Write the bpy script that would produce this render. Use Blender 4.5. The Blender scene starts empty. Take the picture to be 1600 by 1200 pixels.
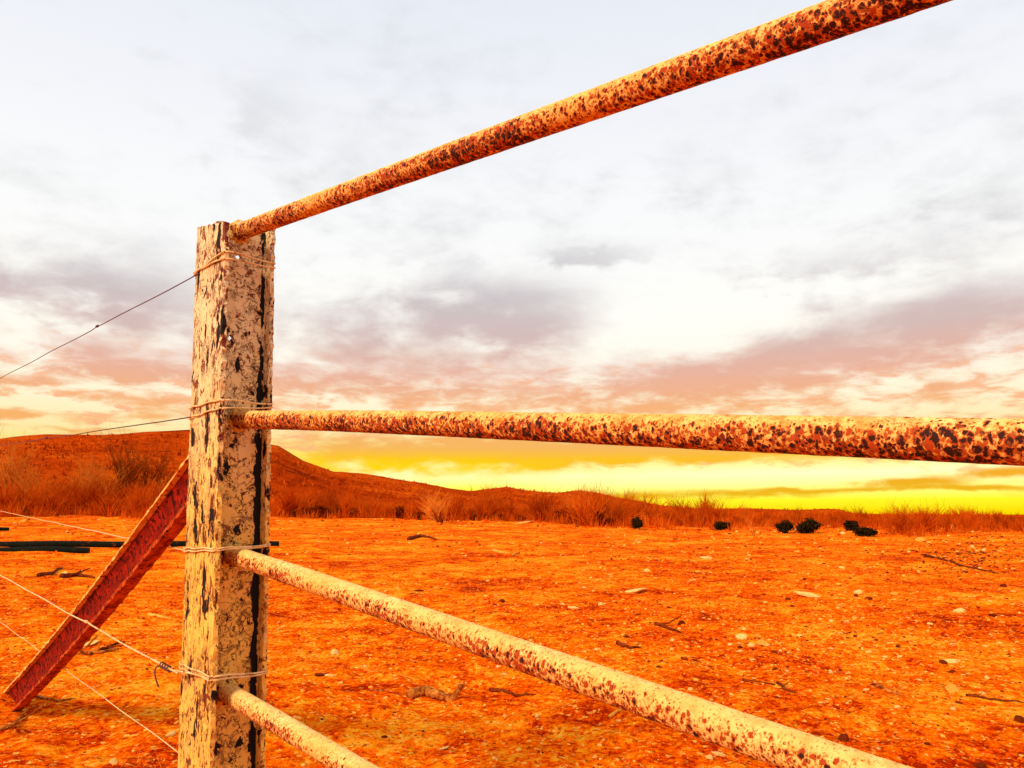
import bpy, bmesh, math, random
import numpy as np
from mathutils import Vector, Matrix, noise as MN

# ------------------------------------------------------------------ camera, world, sun
SC = bpy.context.scene
COL = SC.collection
H = 0.95                                   # eye height
F = 1200.0                                 # focal length in photo pixels (1600 wide)
P = math.atan(200 / F)                     # camera pitched up
cam_d = bpy.data.cameras.new('camera')
cam = bpy.data.objects.new('camera', cam_d)
COL.objects.link(cam)
cam.location = (0, 0, H)
cam.rotation_euler = (math.pi / 2 + P, 0, 0)
cam_d.sensor_width = 36
cam_d.lens = 36 * F / 1600
cam_d.clip_start = 0.02
cam_d.clip_end = 9000
SC.camera = cam
SC.view_settings.view_transform = 'Standard'
SC.view_settings.look = 'None'
SC.view_settings.exposure = 0.0
SC.view_settings.gamma = 1.0

SUN_DIR = Vector((-0.42, -0.56, 0.46)).normalized()     # towards the sun
sun_d = bpy.data.lights.new('sun', 'SUN')
sun = bpy.data.objects.new('sun', sun_d)
COL.objects.link(sun)
sun_d.energy = 3.6
sun_d.angle = math.radians(14)
sun_d.color = (1.0, 0.80, 0.52)
sun.rotation_euler = SUN_DIR.to_track_quat('Z', 'Y').to_euler()
sun.location = (-20, -5, 30)


def lin(c):
    out = []
    for v in c:
        v = v / 255.0
        out.append(v / 12.92 if v <= 0.04045 else ((v + 0.055) / 1.055) ** 2.4)
    return tuple(out) + (1.0,)


def ray(px, py):
    """world direction through a photo pixel"""
    x = (px - 800) / F
    u = (600 - py) / F
    d = Vector((x, math.cos(P) - u * math.sin(P), math.sin(P) + u * math.cos(P)))
    return d.normalized()


def az_el(px, py):
    d = ray(px, py)
    return math.atan2(d.x, d.y), math.asin(d.z)


class NT:
    """tiny helper round a node tree"""
    def __init__(self, tree):
        self.t = tree
        self.l = tree.links

    def put(self, sock, v):
        if hasattr(v, 'is_linked') or isinstance(v, bpy.types.NodeSocket):
            self.l.new(v, sock)
        elif v is not None:
            if isinstance(v, (int, float)) and hasattr(sock.default_value, '__len__'):
                v = [v] * len(sock.default_value)
            sock.default_value = v

    def node(self, kind, **kw):
        n = self.t.nodes.new(kind)
        for k, v in kw.items():
            setattr(n, k, v)
        return n

    def m(self, op, a, b=0.0, c=0.0, clamp=False):
        n = self.node('ShaderNodeMath', operation=op, use_clamp=clamp)
        self.put(n.inputs[0], a)
        self.put(n.inputs[1], b)
        self.put(n.inputs[2], c)
        return n.outputs[0]

    def step(self, x, lo, hi, a=0.0, b=1.0):
        n = self.node('ShaderNodeMapRange', interpolation_type='SMOOTHSTEP')
        self.put(n.inputs['Value'], x)
        self.put(n.inputs['From Min'], lo)
        self.put(n.inputs['From Max'], hi)
        self.put(n.inputs['To Min'], a)
        self.put(n.inputs['To Max'], b)
        return n.outputs[0]

    def mix(self, f, a, b, blend='MIX'):
        n = self.node('ShaderNodeMix', data_type='RGBA', blend_type=blend)
        self.put(n.inputs[0], f)
        self.put(n.inputs[6], a)
        self.put(n.inputs[7], b)
        return n.outputs[2]

    def ramp(self, f, stops):
        n = self.node('ShaderNodeValToRGB')
        e = n.color_ramp.elements
        while len(e) < len(stops):
            e.new(0.5)
        for i, (p, c) in enumerate(stops):
            e[i].position = p
            e[i].color = c
        self.put(n.inputs[0], f)
        return n.outputs[0]

    def noise(self, vec, scale, detail=4, rough=0.55, dist=0.0, lac=2.0):
        n = self.node('ShaderNodeTexNoise')
        self.put(n.inputs['Vector'], vec)
        n.inputs['Scale'].default_value = scale
        n.inputs['Detail'].default_value = detail
        n.inputs['Roughness'].default_value = rough
        n.inputs['Lacunarity'].default_value = lac
        n.inputs['Distortion'].default_value = dist
        return n.outputs['Fac']

    def voro(self, vec, scale, feature='F1', out='Distance', rnd=1.0):
        n = self.node('ShaderNodeTexVoronoi', feature=feature)
        self.put(n.inputs['Vector'], vec)
        n.inputs['Scale'].default_value = scale
        n.inputs['Randomness'].default_value = rnd
        return n.outputs[out]

    def sep(self, v):
        n = self.node('ShaderNodeSeparateXYZ')
        self.put(n.inputs[0], v)
        return n.outputs

    def comb(self, x, y, z=0.0):
        n = self.node('ShaderNodeCombineXYZ')
        for i, v in enumerate((x, y, z)):
            self.put(n.inputs[i], v)
        return n.outputs[0]

    def mapping(self, v, scale=(1, 1, 1), loc=(0, 0, 0)):
        n = self.node('ShaderNodeMapping')
        self.put(n.inputs['Vector'], v)
        n.inputs['Scale'].default_value = scale
        n.inputs['Location'].default_value = loc
        return n.outputs[0]

    def coord(self, which='Object'):
        return self.node('ShaderNodeTexCoord').outputs[which]

    def bump(self, h, strength, dist, normal=None):
        n = self.node('ShaderNodeBump')
        n.inputs['Strength'].default_value = strength
        n.inputs['Distance'].default_value = dist
        self.put(n.inputs['Height'], h)
        if normal is not None:
            self.put(n.inputs['Normal'], normal)
        return n.outputs[0]


# ---- sky: Nishita seen through a procedural deck of sunset cloud
def build_world():
    w = bpy.data.worlds.new('World')
    SC.world = w
    w.use_nodes = True
    t = w.node_tree
    t.nodes.clear()
    N = NT(t)
    out = N.node('ShaderNodeOutputWorld')
    bg = N.node('ShaderNodeBackground')
    bg.inputs['Strength'].default_value = 0.1
    t.links.new(bg.outputs[0], out.inputs[0])
    sky = N.node('ShaderNodeTexSky', sky_type='NISHITA', sun_disc=False)
    sky.sun_elevation = math.asin(SUN_DIR.z)
    sky.sun_rotation = math.atan2(SUN_DIR.x, SUN_DIR.y)
    d = N.coord('Generated')
    x, y, z = N.sep(d)
    az = N.m('ARCTAN2', x, y)
    el = N.m('ARCSINE', z)
    # cloud noise on a flat deck seen in perspective
    zz = N.m('ADD', N.m('MAXIMUM', z, 0.0), 0.10)
    deck = N.comb(N.m('DIVIDE', x, zz), N.m('DIVIDE', y, zz), 0.0)
    n1 = N.noise(N.mapping(deck, (0.8, 0.8, 1), (3.1, 1.7, 0)), 1.25, 9, 0.60, 0.35)
    n2 = N.noise(N.mapping(deck, (1, 1, 1), (11, 5, 0)), 3.6, 6, 0.56, 0.2)
    sph = N.comb(N.m('MULTIPLY', az, 4.2), N.m('MULTIPLY', el, 7.5), 0.0)
    n3 = N.noise(sph, 2.2, 9, 0.6, 0.5)
    n4 = N.noise(N.mapping(sph, (1, 1.15, 1), (7, 3, 0)), 4.2, 7, 0.54, 0.2)
    # hand placed cloud masses: (px, py, rx, ry, amount) turned into azimuth / elevation
    blobs = [
        (90, 450, 170, 55, .30), (240, 470, 110, 40, .22), (60, 570, 110, 18, .15), (190, 560, 90, 28, .24),
        (760, 470, 150, 45, .38), (840, 520, 110, 38, .30), (560, 540, 170, 55, .28),
        (640, 590, 330, 26, .20), (800, 625, 420, 22, .20), (960, 640, 300, 18, .18),
        (1420, 510, 210, 34, .36), (1230, 560, 200, 34, .36), (1120, 600, 200, 22, .26), (1560, 470, 150, 50, .26),
        (1500, 610, 170, 26, .20),
        (410, 165, 70, 75, .24), (520, 250, 160, 60, .12), (720, 130, 150, 60, .10), (1030, 240, 110, 50, .12),
        (915, 398, 90, 14, .34), (1270, 425, 130, 30, .20), (1440, 395, 80, 34, .16), (1560, 300, 120, 60, .14),
        (1110, 285, 70, 26, .10), (200, 390, 120, 24, .12), (60, 290, 120, 50, .08),
        (640, 700, 330, 20, .34), (900, 712, 260, 20, .40), (1100, 705, 300, 18, .26), (560, 715, 140, 10, .12),
        (1430, 753, 85, 8, .6), (1540, 762, 120, 3.5, .4), (1580, 738, 70, 7, .45), (1330, 766, 60, 3, .25), (1150, 770, 140, 5, .36), (1230, 764, 40, 4, .3), (990, 776, 90, 4, .30),
        (1350, 784, 30, 3, .25), (1230, 776, 80, 4, .26), (700, 742, 40, 5, .1), (60, 648, 150, 8, .46), (170, 622, 140, 9, .46), (30, 596, 90, 8, .42), (220, 582, 100, 12, .3), (110, 670, 160, 5, .40), (250, 644, 60, 6, .34),
        # clear gaps
        (1010, 510, 80, 50, -.20), (930, 560, 40, 22, -.10), (500, 440, 120, 40, -.10), (1160, 470, 90, 45, -.18),
        (1180, 745, 220, 12, -.34), (880, 745, 170, 9, -.34), (640, 755, 120, 9, -.30), (690, 728, 60, 8, -.16),
        (100, 515, 150, 18, -.12), (90, 606, 120, 6, -.22), (240, 662, 140, 9, -.22), (80, 634, 130, 5, -.24), (60, 662, 100, 5, -.2), (460, 690, 50, 14, -.18),
        (1440, 780, 260, 8, -.3), (560, 640, 90, 12, -.15), (1400, 600, 90, 10, -.2), (200, 100, 260, 120, -.08), (640, 425, 60, 18, -.1),
    ]
    wob = N.m('MULTIPLY', N.m('SUBTRACT', n3, 0.5), 0.16)
    wob2 = N.m('MULTIPLY', N.m('SUBTRACT', n4, 0.5), 0.10)
    az2 = N.m('ADD', az, N.m('ADD', wob, wob2))
    elsc = N.m('ADD', N.m('MULTIPLY', N.m('MAXIMUM', el, 0.0), 1.2), 0.06, clamp=True)
    el2 = N.m('ADD', el, N.m('MULTIPLY', N.m('ADD', N.m('MULTIPLY', wob2, 1.6), N.m('MULTIPLY', wob, .4)), elsc))
    acc = None
    for (px, py, rx, ry, amt) in blobs:
        a0, e0 = az_el(px, py)
        a1, _ = az_el(px + rx, py)
        _, e1 = az_el(px, py - ry)
        dx = N.m('MULTIPLY', N.m('SUBTRACT', az2, a0), 1.0 / abs(a1 - a0))
        dy = N.m('MULTIPLY', N.m('SUBTRACT', el2, e0), 1.0 / abs(e1 - e0))
        r2 = N.m('ADD', N.m('MULTIPLY', dx, dx), N.m('MULTIPLY', dy, dy))
        g = N.m('POWER', 2.718, N.m('MULTIPLY', r2, -0.8))
        g = N.m('MULTIPLY', g, amt)
        acc = g if acc is None else N.m('ADD', acc, g)
    nz = N.m('ADD', N.m('MULTIPLY', N.m('SUBTRACT', n1, 0.5), 0.55), N.m('MULTIPLY', N.m('SUBTRACT', n2, 0.5), 0.34))
    nz = N.m('ADD', nz, N.m('MULTIPLY', N.m('SUBTRACT', n4, 0.5), 0.70))
    nz = N.m('ADD', nz, N.m('MULTIPLY', N.m('SUBTRACT', n3, 0.5), 0.62))
    low = N.m('MULTIPLY', N.step(el, 0.03, 0.07), N.step(el, 0.13, 0.22, 1.0, 0.0))
    n5 = N.noise(N.mapping(sph, (1, 1.9, 1), (2, 9, 0)), 5.2, 8, 0.60, 0.4)
    nz = N.m('ADD', nz, N.m('MULTIPLY', N.m('MULTIPLY', N.m('SUBTRACT', n5, 0.5), low), 1.5))
    nz = N.m('MULTIPLY', nz, N.step(el, 0.0, 0.12, 0.75, 1.0))
    dens = N.m('ADD', N.m('MULTIPLY', acc, N.step(el, 0.02, 0.10, 1.35, 1.10)), N.m('ADD', nz, -0.035))
    cl = N.step(dens, -0.12, 0.52)
    soft = N.step(el, 0.10, 0.45, 1.0, 0.80)
    cl = N.m('MULTIPLY', cl, soft)

    def e(py):
        return az_el(800, py)[1]
    TOP = 0.75

    def stops(rows):
        rows = sorted(rows, key=lambda r: -r[0])
        return [(max(0.0, min(1.0, e(r[0]) / TOP)), tuple(c * r[2] for c in lin(r[1])[:3]) + (1,)) for r in rows]
    f = N.m('DIVIDE', N.m('MAXIMUM', el, 0.0), TOP, clamp=True)
    gap = N.ramp(f, stops([
        (800, (255, 226, 0), 1.0), (782, (255, 246, 40), 1.05), (765, (255, 253, 130), 1.15), (742, (255, 254, 190), 1.15),
        (715, (255, 240, 120), 1.0), (690, (255, 232, 160), 1.0), (640, (255, 243, 206), 1.03), (580, (255, 249, 234), 1.03),
        (500, (255, 254, 246), 1.02), (420, (253, 253, 252), 1.0), (300, (249, 250, 252), 1.0), (150, (242, 244, 250), 1.0), (0, (236, 240, 249), 1.0)]))
    cld = N.ramp(f, stops([
        (800, (255, 195, 0), 0.95), (775, (246, 190, 22), 0.95), (748, (250, 178, 45), 0.97), (718, (255, 190, 45), 1.0),
        (700, (248, 184, 96), 1.0), (670, (250, 180, 108), 1.0), (640, (248, 180, 124), 1.0), (590, (234, 178, 156), 1.0), (540, (213, 184, 179), 1.0),
        (470, (199, 189, 193), 1.0), (380, (210, 210, 212), 1.0), (250, (217, 219, 222), 1.0), (0, (222, 225, 232), 1.0)]))
    col = N.mix(cl, gap, cld)
    # ember glow on the bellies of the low banks
    emb = N.m('MULTIPLY', N.m('MULTIPLY', N.step(n5, 0.50, 0.66), low), N.step(N.m('ABSOLUTE', N.m('SUBTRACT', cl, 0.55)), 0.50, 0.10, 0.0, 0.9))
    col = N.mix(emb, col, lin((255, 184, 138)))
    # yellow band: strong colour on the underside of the clear strip by the glow
    a0, e0 = az_el(640, 728)
    dx = N.m('MULTIPLY', N.m('SUBTRACT', az2, a0), 1 / 0.25)
    dy = N.m('MULTIPLY', N.m('SUBTRACT', el2, e0), 1 / 0.014)
    gl = N.m('POWER', 2.718, N.m('MULTIPLY', N.m('ADD', N.m('MULTIPLY', dx, dx), N.m('MULTIPLY', dy, dy)), -1.0))
    gl = N.m('MULTIPLY', gl, N.step(n4, .25, .6))
    col = N.mix(N.m('MULTIPLY', gl, 0.97), col, lin((255, 216, 0)))
    a0, e0 = az_el(735, 772)
    dx = N.m('MULTIPLY', N.m('SUBTRACT', az, a0), 1 / 0.09)
    dy = N.m('MULTIPLY', N.m('SUBTRACT', el, e0), 1 / 0.014)
    gl = N.m('POWER', 2.718, N.m('MULTIPLY', N.m('ADD', N.m('MULTIPLY', dx, dx), N.m('MULTIPLY', dy, dy)), -1.0))
    col = N.mix(N.m('MULTIPLY', gl, 0.8), col, tuple(c * 1.2 for c in lin((255, 236, 0))[:3]) + (1,))
    # overhead and behind the camera the deck stays bright
    col10 = N.mix(1.0, col, (10, 10, 10, 1), 'MULTIPLY')
    thin = N.m('MULTIPLY', N.step(el, 0.30, 1.2), 0.10)
    col_f = N.mix(thin, col10, sky.outputs[0])
    t.links.new(col_f, bg.inputs['Color'])


build_world()

# ------------------------------------------------------------------ helpers
RNG = np.random.default_rng(7)
random.seed(7)


def sstep(a, b, x):
    t = np.clip((x - a) / (b - a), 0, 1)
    return t * t * (3 - 2 * t)


def vnoise(x, y, seed=0):
    xi = np.floor(x).astype(np.int64)
    yi = np.floor(y).astype(np.int64)
    fx = x - xi
    fy = y - yi
    fx = fx * fx * fx * (fx * (fx * 6 - 15) + 10)
    fy = fy * fy * fy * (fy * (fy * 6 - 15) + 10)

    def hsh(i, j):
        n = (i * 374761393 + j * 668265263 + seed * 974711) & 0x7fffffff
        n = ((n ^ (n >> 13)) * 1274126177) & 0x7fffffff
        n = n ^ (n >> 16)
        return (n & 0xffff) / 65535.0
    a = hsh(xi, yi)
    b = hsh(xi + 1, yi)
    c = hsh(xi, yi + 1)
    d = hsh(xi + 1, yi + 1)
    return (a * (1 - fx) + b * fx) * (1 - fy) + (c * (1 - fx) + d * fx) * fy - 0.5


def mesh_np(name, V, Fc, smooth=False):
    """mesh from an (n,3) array and an (m,k) face array"""
    V = np.asarray(V, dtype=np.float32)
    Fc = np.asarray(Fc, dtype=np.int32)
    me = bpy.data.meshes.new(name)
    me.vertices.add(len(V))
    me.vertices.foreach_set('co', V.ravel())
    k = Fc.shape[1]
    me.loops.add(Fc.size)
    me.loops.foreach_set('vertex_index', Fc.ravel())
    me.polygons.add(len(Fc))
    me.polygons.foreach_set('loop_start', np.arange(0, Fc.size, k, dtype=np.int32))
    try:
        me.polygons.foreach_set('loop_total', np.full(len(Fc), k, dtype=np.int32))
    except Exception:
        pass
    me.polygons.foreach_set('use_smooth', np.full(len(Fc), smooth, dtype=bool))
    me.update(calc_edges=True)
    me.validate()
    return me


def link(name, me, mat=None, parent=None):
    o = bpy.data.objects.new(name, me)
    COL.objects.link(o)
    if mat is not None and me is not None and not me.materials:
        me.materials.append(mat)
    if parent is not None:
        o.parent = parent
    return o


def tag(o, label=None, cat=None, group=None, kind=None):
    if label:
        o['label'] = label
    if cat:
        o['category'] = cat
    if group:
        o['group'] = group
    if kind:
        o['kind'] = kind
    return o


def tube_arrays(pts, rad, sides=8, closed=False, caps=True, jitter=0.0, rng=None, squash=1.0):
    pts = [Vector(p) for p in pts]
    n = len(pts)
    if not hasattr(rad, '__len__'):
        rad = [rad] * n
    V = []
    up = None
    for i, p in enumerate(pts):
        if closed:
            t = (pts[(i + 1) % n] - pts[i - 1]).normalized()
        else:
            t = (pts[min(i + 1, n - 1)] - pts[max(i - 1, 0)]).normalized()
        if up is None:
            up = Vector((0, 0, 1)) if abs(t.z) < 0.9 else Vector((1, 0, 0))
        a = t.cross(up)
        if a.length < 1e-6:
            a = t.orthogonal()
        a.normalize()
        b = a.cross(t).normalized()
        up = b
        for k in range(sides):
            th = 2 * math.pi * k / sides
            r = rad[i]
            if jitter:
                r *= 1 + jitter * (rng.random() - 0.5) * 2
            V.append(p + a * (math.cos(th) * r) + b * (math.sin(th) * r * squash))
    Fc = []
    m = n if closed else n - 1
    for i in range(m):
        j = (i + 1) % n
        for k in range(sides):
            l = (k + 1) % sides
            Fc.append((i * sides + k, i * sides + l, j * sides + l, j * sides + k))
    if caps and not closed:
        for base, rev in ((0, True), ((n - 1) * sides, False)):
            c = len(V)
            V.append(pts[0] if rev else pts[-1])
            for k in range(sides):
                l = (k + 1) % sides
                Fc.append((base + l, base + k, c, c) if rev else (base + k, base + l, c, c))
    return V, Fc


def mesh_from(name, parts, smooth=True):
    """join (V, F) lists; degenerate quads become triangles"""
    V = []
    Fc = []
    for v, f in parts:
        o = len(V)
        V += [tuple(q) for q in v]
        for q in f:
            q = [i + o for i in q]
            if q[2] == q[3]:
                q = q[:3]
            Fc.append(q)
    me = bpy.data.meshes.new(name)
    me.from_pydata(V, [], Fc)
    me.validate()
    for p in me.polygons:
        p.use_smooth = smooth
    return me


def new_mat(name):
    m = bpy.data.materials.new(name)
    m.use_nodes = True
    t = m.node_tree
    b = t.nodes['Principled BSDF']
    b.inputs['Roughness'].default_value = 0.9
    b.inputs['Specular IOR Level'].default_value = 0.15
    return m, NT(t), b


# ------------------------------------------------------------------ materials
def mat_ground():
    m, N, b = new_mat('red_dirt')
    b.inputs['Roughness'].default_value = 1.0
    b.inputs['Specular IOR Level'].default_value = 0.0
    co = N.coord('Object')
    big = N.noise(co, 0.55, 5, 0.6, 0.4)
    mid = N.noise(co, 3.3, 6, 0.65, 0.3)
    fine = N.noise(co, 34, 6, 0.72, 0.2)
    vf = N.noise(co, 120, 4, 0.7)
    gr = N.noise(co, 12, 5, 0.7, 0.3)
    a = N.m('ADD', N.m('MULTIPLY', big, 0.85), N.m('ADD', N.m('MULTIPLY', mid, 0.85), N.m('ADD', N.m('MULTIPLY', fine, 0.95), N.m('MULTIPLY', gr, 0.75))))
    a = N.m('SUBTRACT', N.m('ADD', a, N.m('MULTIPLY', vf, 0.55)), 1.41)
    c = N.ramp(a, [(0.36, (0.34, 0.012, 0.0006, 1)), (0.45, (0.74, 0.058, 0.0006, 1)), (0.55, (0.92, 0.120, 0.0008, 1)), (0.66, (0.95, 0.23, 0.003, 1)), (0.78, (0.95, 0.36, 0.02, 1))])
    # crumbs: small clods of redder and paler earth
    vo = N.voro(N.mapping(co, (1, 1, 1)), 55, 'F1', 'Color')
    sp = N.sep(vo)
    crumb = N.step(sp[0], 0.80, 0.84)
    c = N.mix(N.m('MULTIPLY', crumb, N.step(vf, .42, .6)), c, (0.30, 0.022, 0.001, 1))
    st2 = N.step(N.noise(N.mapping(co, (1, 1, 1), (9, 4, 0)), 2.3, 9, 0.76, 0.8), 0.565, 0.63)
    c = N.mix(N.m('MULTIPLY', st2, 0.38), c, (0.42, 0.018, 0.0006, 1))
    pale = N.m('MULTIPLY', N.step(sp[1], 0.90, 0.93), N.step(fine, .45, .55))
    c = N.mix(N.m('MULTIPLY', pale, 0.8), c, (0.92, 0.50, 0.09, 1))
    soil_shade = N.step(N.noise(co, 9, 8, 0.78, 0.5), 0.57, 0.66)
    c = N.mix(N.m('MULTIPLY', soil_shade, 0.62), c, (0.26, 0.012, 0.0006, 1))  # dark red soil patches that also paint in shading between the clods
    N.put(b.inputs['Base Color'], c)
    h = N.m('ADD', N.m('MULTIPLY', fine, 0.6), N.m('MULTIPLY', vf, 0.3))
    N.put(b.inputs['Normal'], N.bump(h, 1.0, 0.02))
    return m


def mat_hill():
    m, N, b = new_mat('hill_scrub_earth')
    b.inputs['Roughness'].default_value = 1.0
    b.inputs['Specular IOR Level'].default_value = 0.0
    co = N.coord('Object')
    big = N.noise(co, 0.045, 5, 0.6, 0.3)
    mid = N.noise(co, 0.30, 7, 0.7, 0.2)
    fine = N.noise(co, 1.6, 5, 0.75)
    a = N.m('ADD', N.m('MULTIPLY', big, 0.42), N.m('ADD', N.m('MULTIPLY', mid, 0.40), N.m('MULTIPLY', fine, 0.26)))
    c = N.ramp(a, [(0.38, (0.16, 0.010, 0.001, 1)), (0.48, (0.42, 0.034, 0.002, 1)), (0.58, (0.62, 0.072, 0.003, 1)), (0.70, (0.80, 0.17, 0.008, 1))])
    dk = N.m('MAXIMUM', N.step(N.noise(co, 0.55, 6, 0.7, 0.6), 0.56, 0.64), N.step(N.noise(N.mapping(co, (1, 1, 2.5), (3, 7, 1)), 0.12, 7, 0.72, 0.8), 0.56, 0.66))
    c = N.mix(N.m('MULTIPLY', dk, 0.8), c, (0.10, 0.010, 0.002, 1))
    N.put(b.inputs['Base Color'], c)
    N.put(b.inputs['Normal'], N.bump(N.m('ADD', mid, fine), 0.8, 0.6))
    return m


def mat_plain(name, c1, c2, scale=12, rough=0.95, spec=0.05, bump=0.0, dist=0.01, extra=None):
    m, N, b = new_mat(name)
    b.inputs['Roughness'].default_value = rough
    b.inputs['Specular IOR Level'].default_value = spec
    co = N.coord('Object')
    n = N.noise(co, scale, 6, 0.65, 0.3)
    c = N.mix(N.step(n, 0.35, 0.65), tuple(c1) + (1,), tuple(c2) + (1,))
    if extra:
        n2 = N.noise(co, extra[0], 5, 0.7)
        c = N.mix(N.step(n2, extra[1], extra[1] + 0.06), c, tuple(extra[2]) + (1,))
    N.put(b.inputs['Base Color'], c)
    if bump:
        N.put(b.inputs['Normal'], N.bump(n, bump, dist))
    return m


def mat_twig(name, c1, c2):
    """thin dry twigs: every bush a shade of its own"""
    m, N, b = new_mat(name)
    b.inputs['Roughness'].default_value = 1.0
    b.inputs['Specular IOR Level'].default_value = 0.0
    rnd = N.node('ShaderNodeObjectInfo').outputs['Random']
    n = N.noise(N.coord('Object'), 3.5, 4, 0.6)
    f = N.m('ADD', N.m('MULTIPLY', rnd, 0.55), N.m('MULTIPLY', N.step(n, .3, .7), 0.45))
    N.put(b.inputs['Base Color'], N.mix(f, tuple(c1) + (1,), tuple(c2) + (1,)))
    return m


def mat_post(name, vert=1.0, stripe=None, rust=0.0):
    m, N, b = new_mat(name)
    co = N.coord('Object')
    st = N.mapping(co, (1, 1, vert))
    warp = N.node('ShaderNodeTexNoise')
    N.put(warp.inputs['Vector'], co)
    warp.inputs['Scale'].default_value = 24
    warp.inputs['Detail'].default_value = 4
    wv = N.node('ShaderNodeVectorMath', operation='MULTIPLY_ADD')
    N.put(wv.inputs[0], warp.outputs['Color'])
    wv.inputs[1].default_value = (0.022, 0.022, 0.022)
    N.put(wv.inputs[2], st)
    wc = wv.outputs[0]
    tone = N.noise(co, 7, 6, 0.65, 0.3)
    cream = N.ramp(tone, [(0.32, (0.80, 0.33, 0.035, 1)), (0.48, (0.86, 0.43, 0.06, 1)), (0.64, (0.90, 0.54, 0.115, 1))])
    low_bounce = N.m('ADD', N.step(N.sep(co)[2], 1.50, 0.80, 0.0, 0.95), N.m('MULTIPLY', N.m('SUBTRACT', tone, 0.5), 1.2), clamp=True)  # orange ground bounce painted into the lower part of the post, mottled by tone
    cream = N.mix(low_bounce, N.mix(tone, (0.74, 0.53, 0.27, 1), (0.86, 0.70, 0.43, 1)), cream)
    stain = N.step(N.noise(st, 16, 7, 0.7, 0.6), 0.50, 0.66)
    c = N.mix(N.m('MULTIPLY', stain, 0.34), cream, (0.62, 0.22, 0.035, 1))
    # curling cracks of the paint: noise contour lines, broken into patches
    def lines(scale, off, wid, det=3):
        q = N.noise(N.mapping(wc, (1, 1, 1), off), scale, det, 0.55, 0.9)
        return N.step(N.m('ABSOLUTE', N.m('SUBTRACT', q, 0.5)), wid * .35, wid, 1.0, 0.0)
    patch = N.step(N.noise(co, 13, 4, 0.6), 0.43, 0.60)
    patch2 = N.step(N.noise(N.mapping(co, (1, 1, 1), (5, 2, 7)), 30, 4, 0.6), 0.44, 0.58)
    e1 = N.voro(wc, 58, 'DISTANCE_TO_EDGE')
    crack = N.m('MULTIPLY', N.step(e1, 0.03, 0.10, 1.0, 0.0), N.m('MULTIPLY', patch, patch2))
    crack = N.m('MAXIMUM', crack, N.m('MULTIPLY', lines(24, (2, 1, 4), 0.030), patch2))
    crack = N.m('MAXIMUM', crack, N.m('MULTIPLY', lines(46, (7, 3, 1), 0.034, 2), patch))
    c = N.mix(N.m('MULTIPLY', crack, 0.85 if vert == 1.0 else 0.55), c, (0.12, 0.030, 0.008, 1))
    # freckles where the rust comes through
    fk = N.noise(wc, 95, 3, 0.55)
    c = N.mix(N.m('MULTIPLY', N.step(fk, 0.63 - rust * .5, 0.66 - rust * .5), 0.95), c, (0.07, 0.012, 0.005, 1))
    # flakes fallen: rust, then bare black steel
    fl = N.noise(wc, 46, 5, 0.62, 0.2)
    lowz = N.sep(co)[2]
    r1 = N.step(fl, 0.605 - rust * .4, 0.635 - rust * .4)
    c = N.mix(N.m('MULTIPLY', r1, 0.92), c, N.mix(tone, (0.10, 0.018, 0.005, 1), (0.34, 0.065, 0.010, 1)))
    fb = N.noise(N.mapping(wc, (1, 1, 0.75), (3, 8, 1)), 30, 5, 0.6, 0.2)
    black = N.step(fb, 0.630 - rust, 0.650 - rust)
    c = N.mix(N.m('MULTIPLY', N.step(fb, 0.605 - rust, 0.63 - rust), 0.8), c, (0.30, 0.060, 0.012, 1))
    if vert < 0.5:
        lip = N.step(N.sep(co)[1], 0.01, -0.07, 0.0, 0.055)
        mar = N.step(N.m('ADD', N.noise(N.mapping(wc, (1, 1, 1.3), (6, 1, 2)), 34, 5, 0.62, 0.3), lip), 0.615, 0.645)
        c = N.mix(N.m('MULTIPLY', mar, 0.95), c, N.mix(tone, (0.10, 0.010, 0.004, 1), (0.24, 0.026, 0.006, 1)))
    if stripe is not None:
        xs = N.sep(co)[0]
        zlow = N.step(lowz, 1.20, 1.45, 0.0, 0.07)
        band = N.m('SUBTRACT', 1.0, N.m('DIVIDE', N.m('ABSOLUTE', N.m('SUBTRACT', xs, stripe)), 0.017), clamp=True)
        edge = N.noise(N.mapping(wc, (1, 1, 0.4), (1, 2, 5)), 34, 5, 0.65)
        black = N.m('MAXIMUM', black, N.step(N.m('ADD', N.m('MULTIPLY', band, 0.26), N.m('SUBTRACT', edge, zlow)), 0.635, 0.655))
    c = N.mix(black, c, (0.009, 0.006, 0.005, 1))
    N.put(b.inputs['Base Color'], c)
    N.put(b.inputs['Roughness'], 0.8)
    b.inputs['Specular IOR Level'].default_value = 0.2
    gone = N.m('MAXIMUM', N.m('MAXIMUM', r1, black), crack)
    hgt = N.m('SUBTRACT', N.m('MULTIPLY', N.noise(wc, 90, 4, 0.6), 0.30), gone)
    N.put(b.inputs['Normal'], N.bump(hgt, 0.9, 0.0022))
    return m


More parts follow.
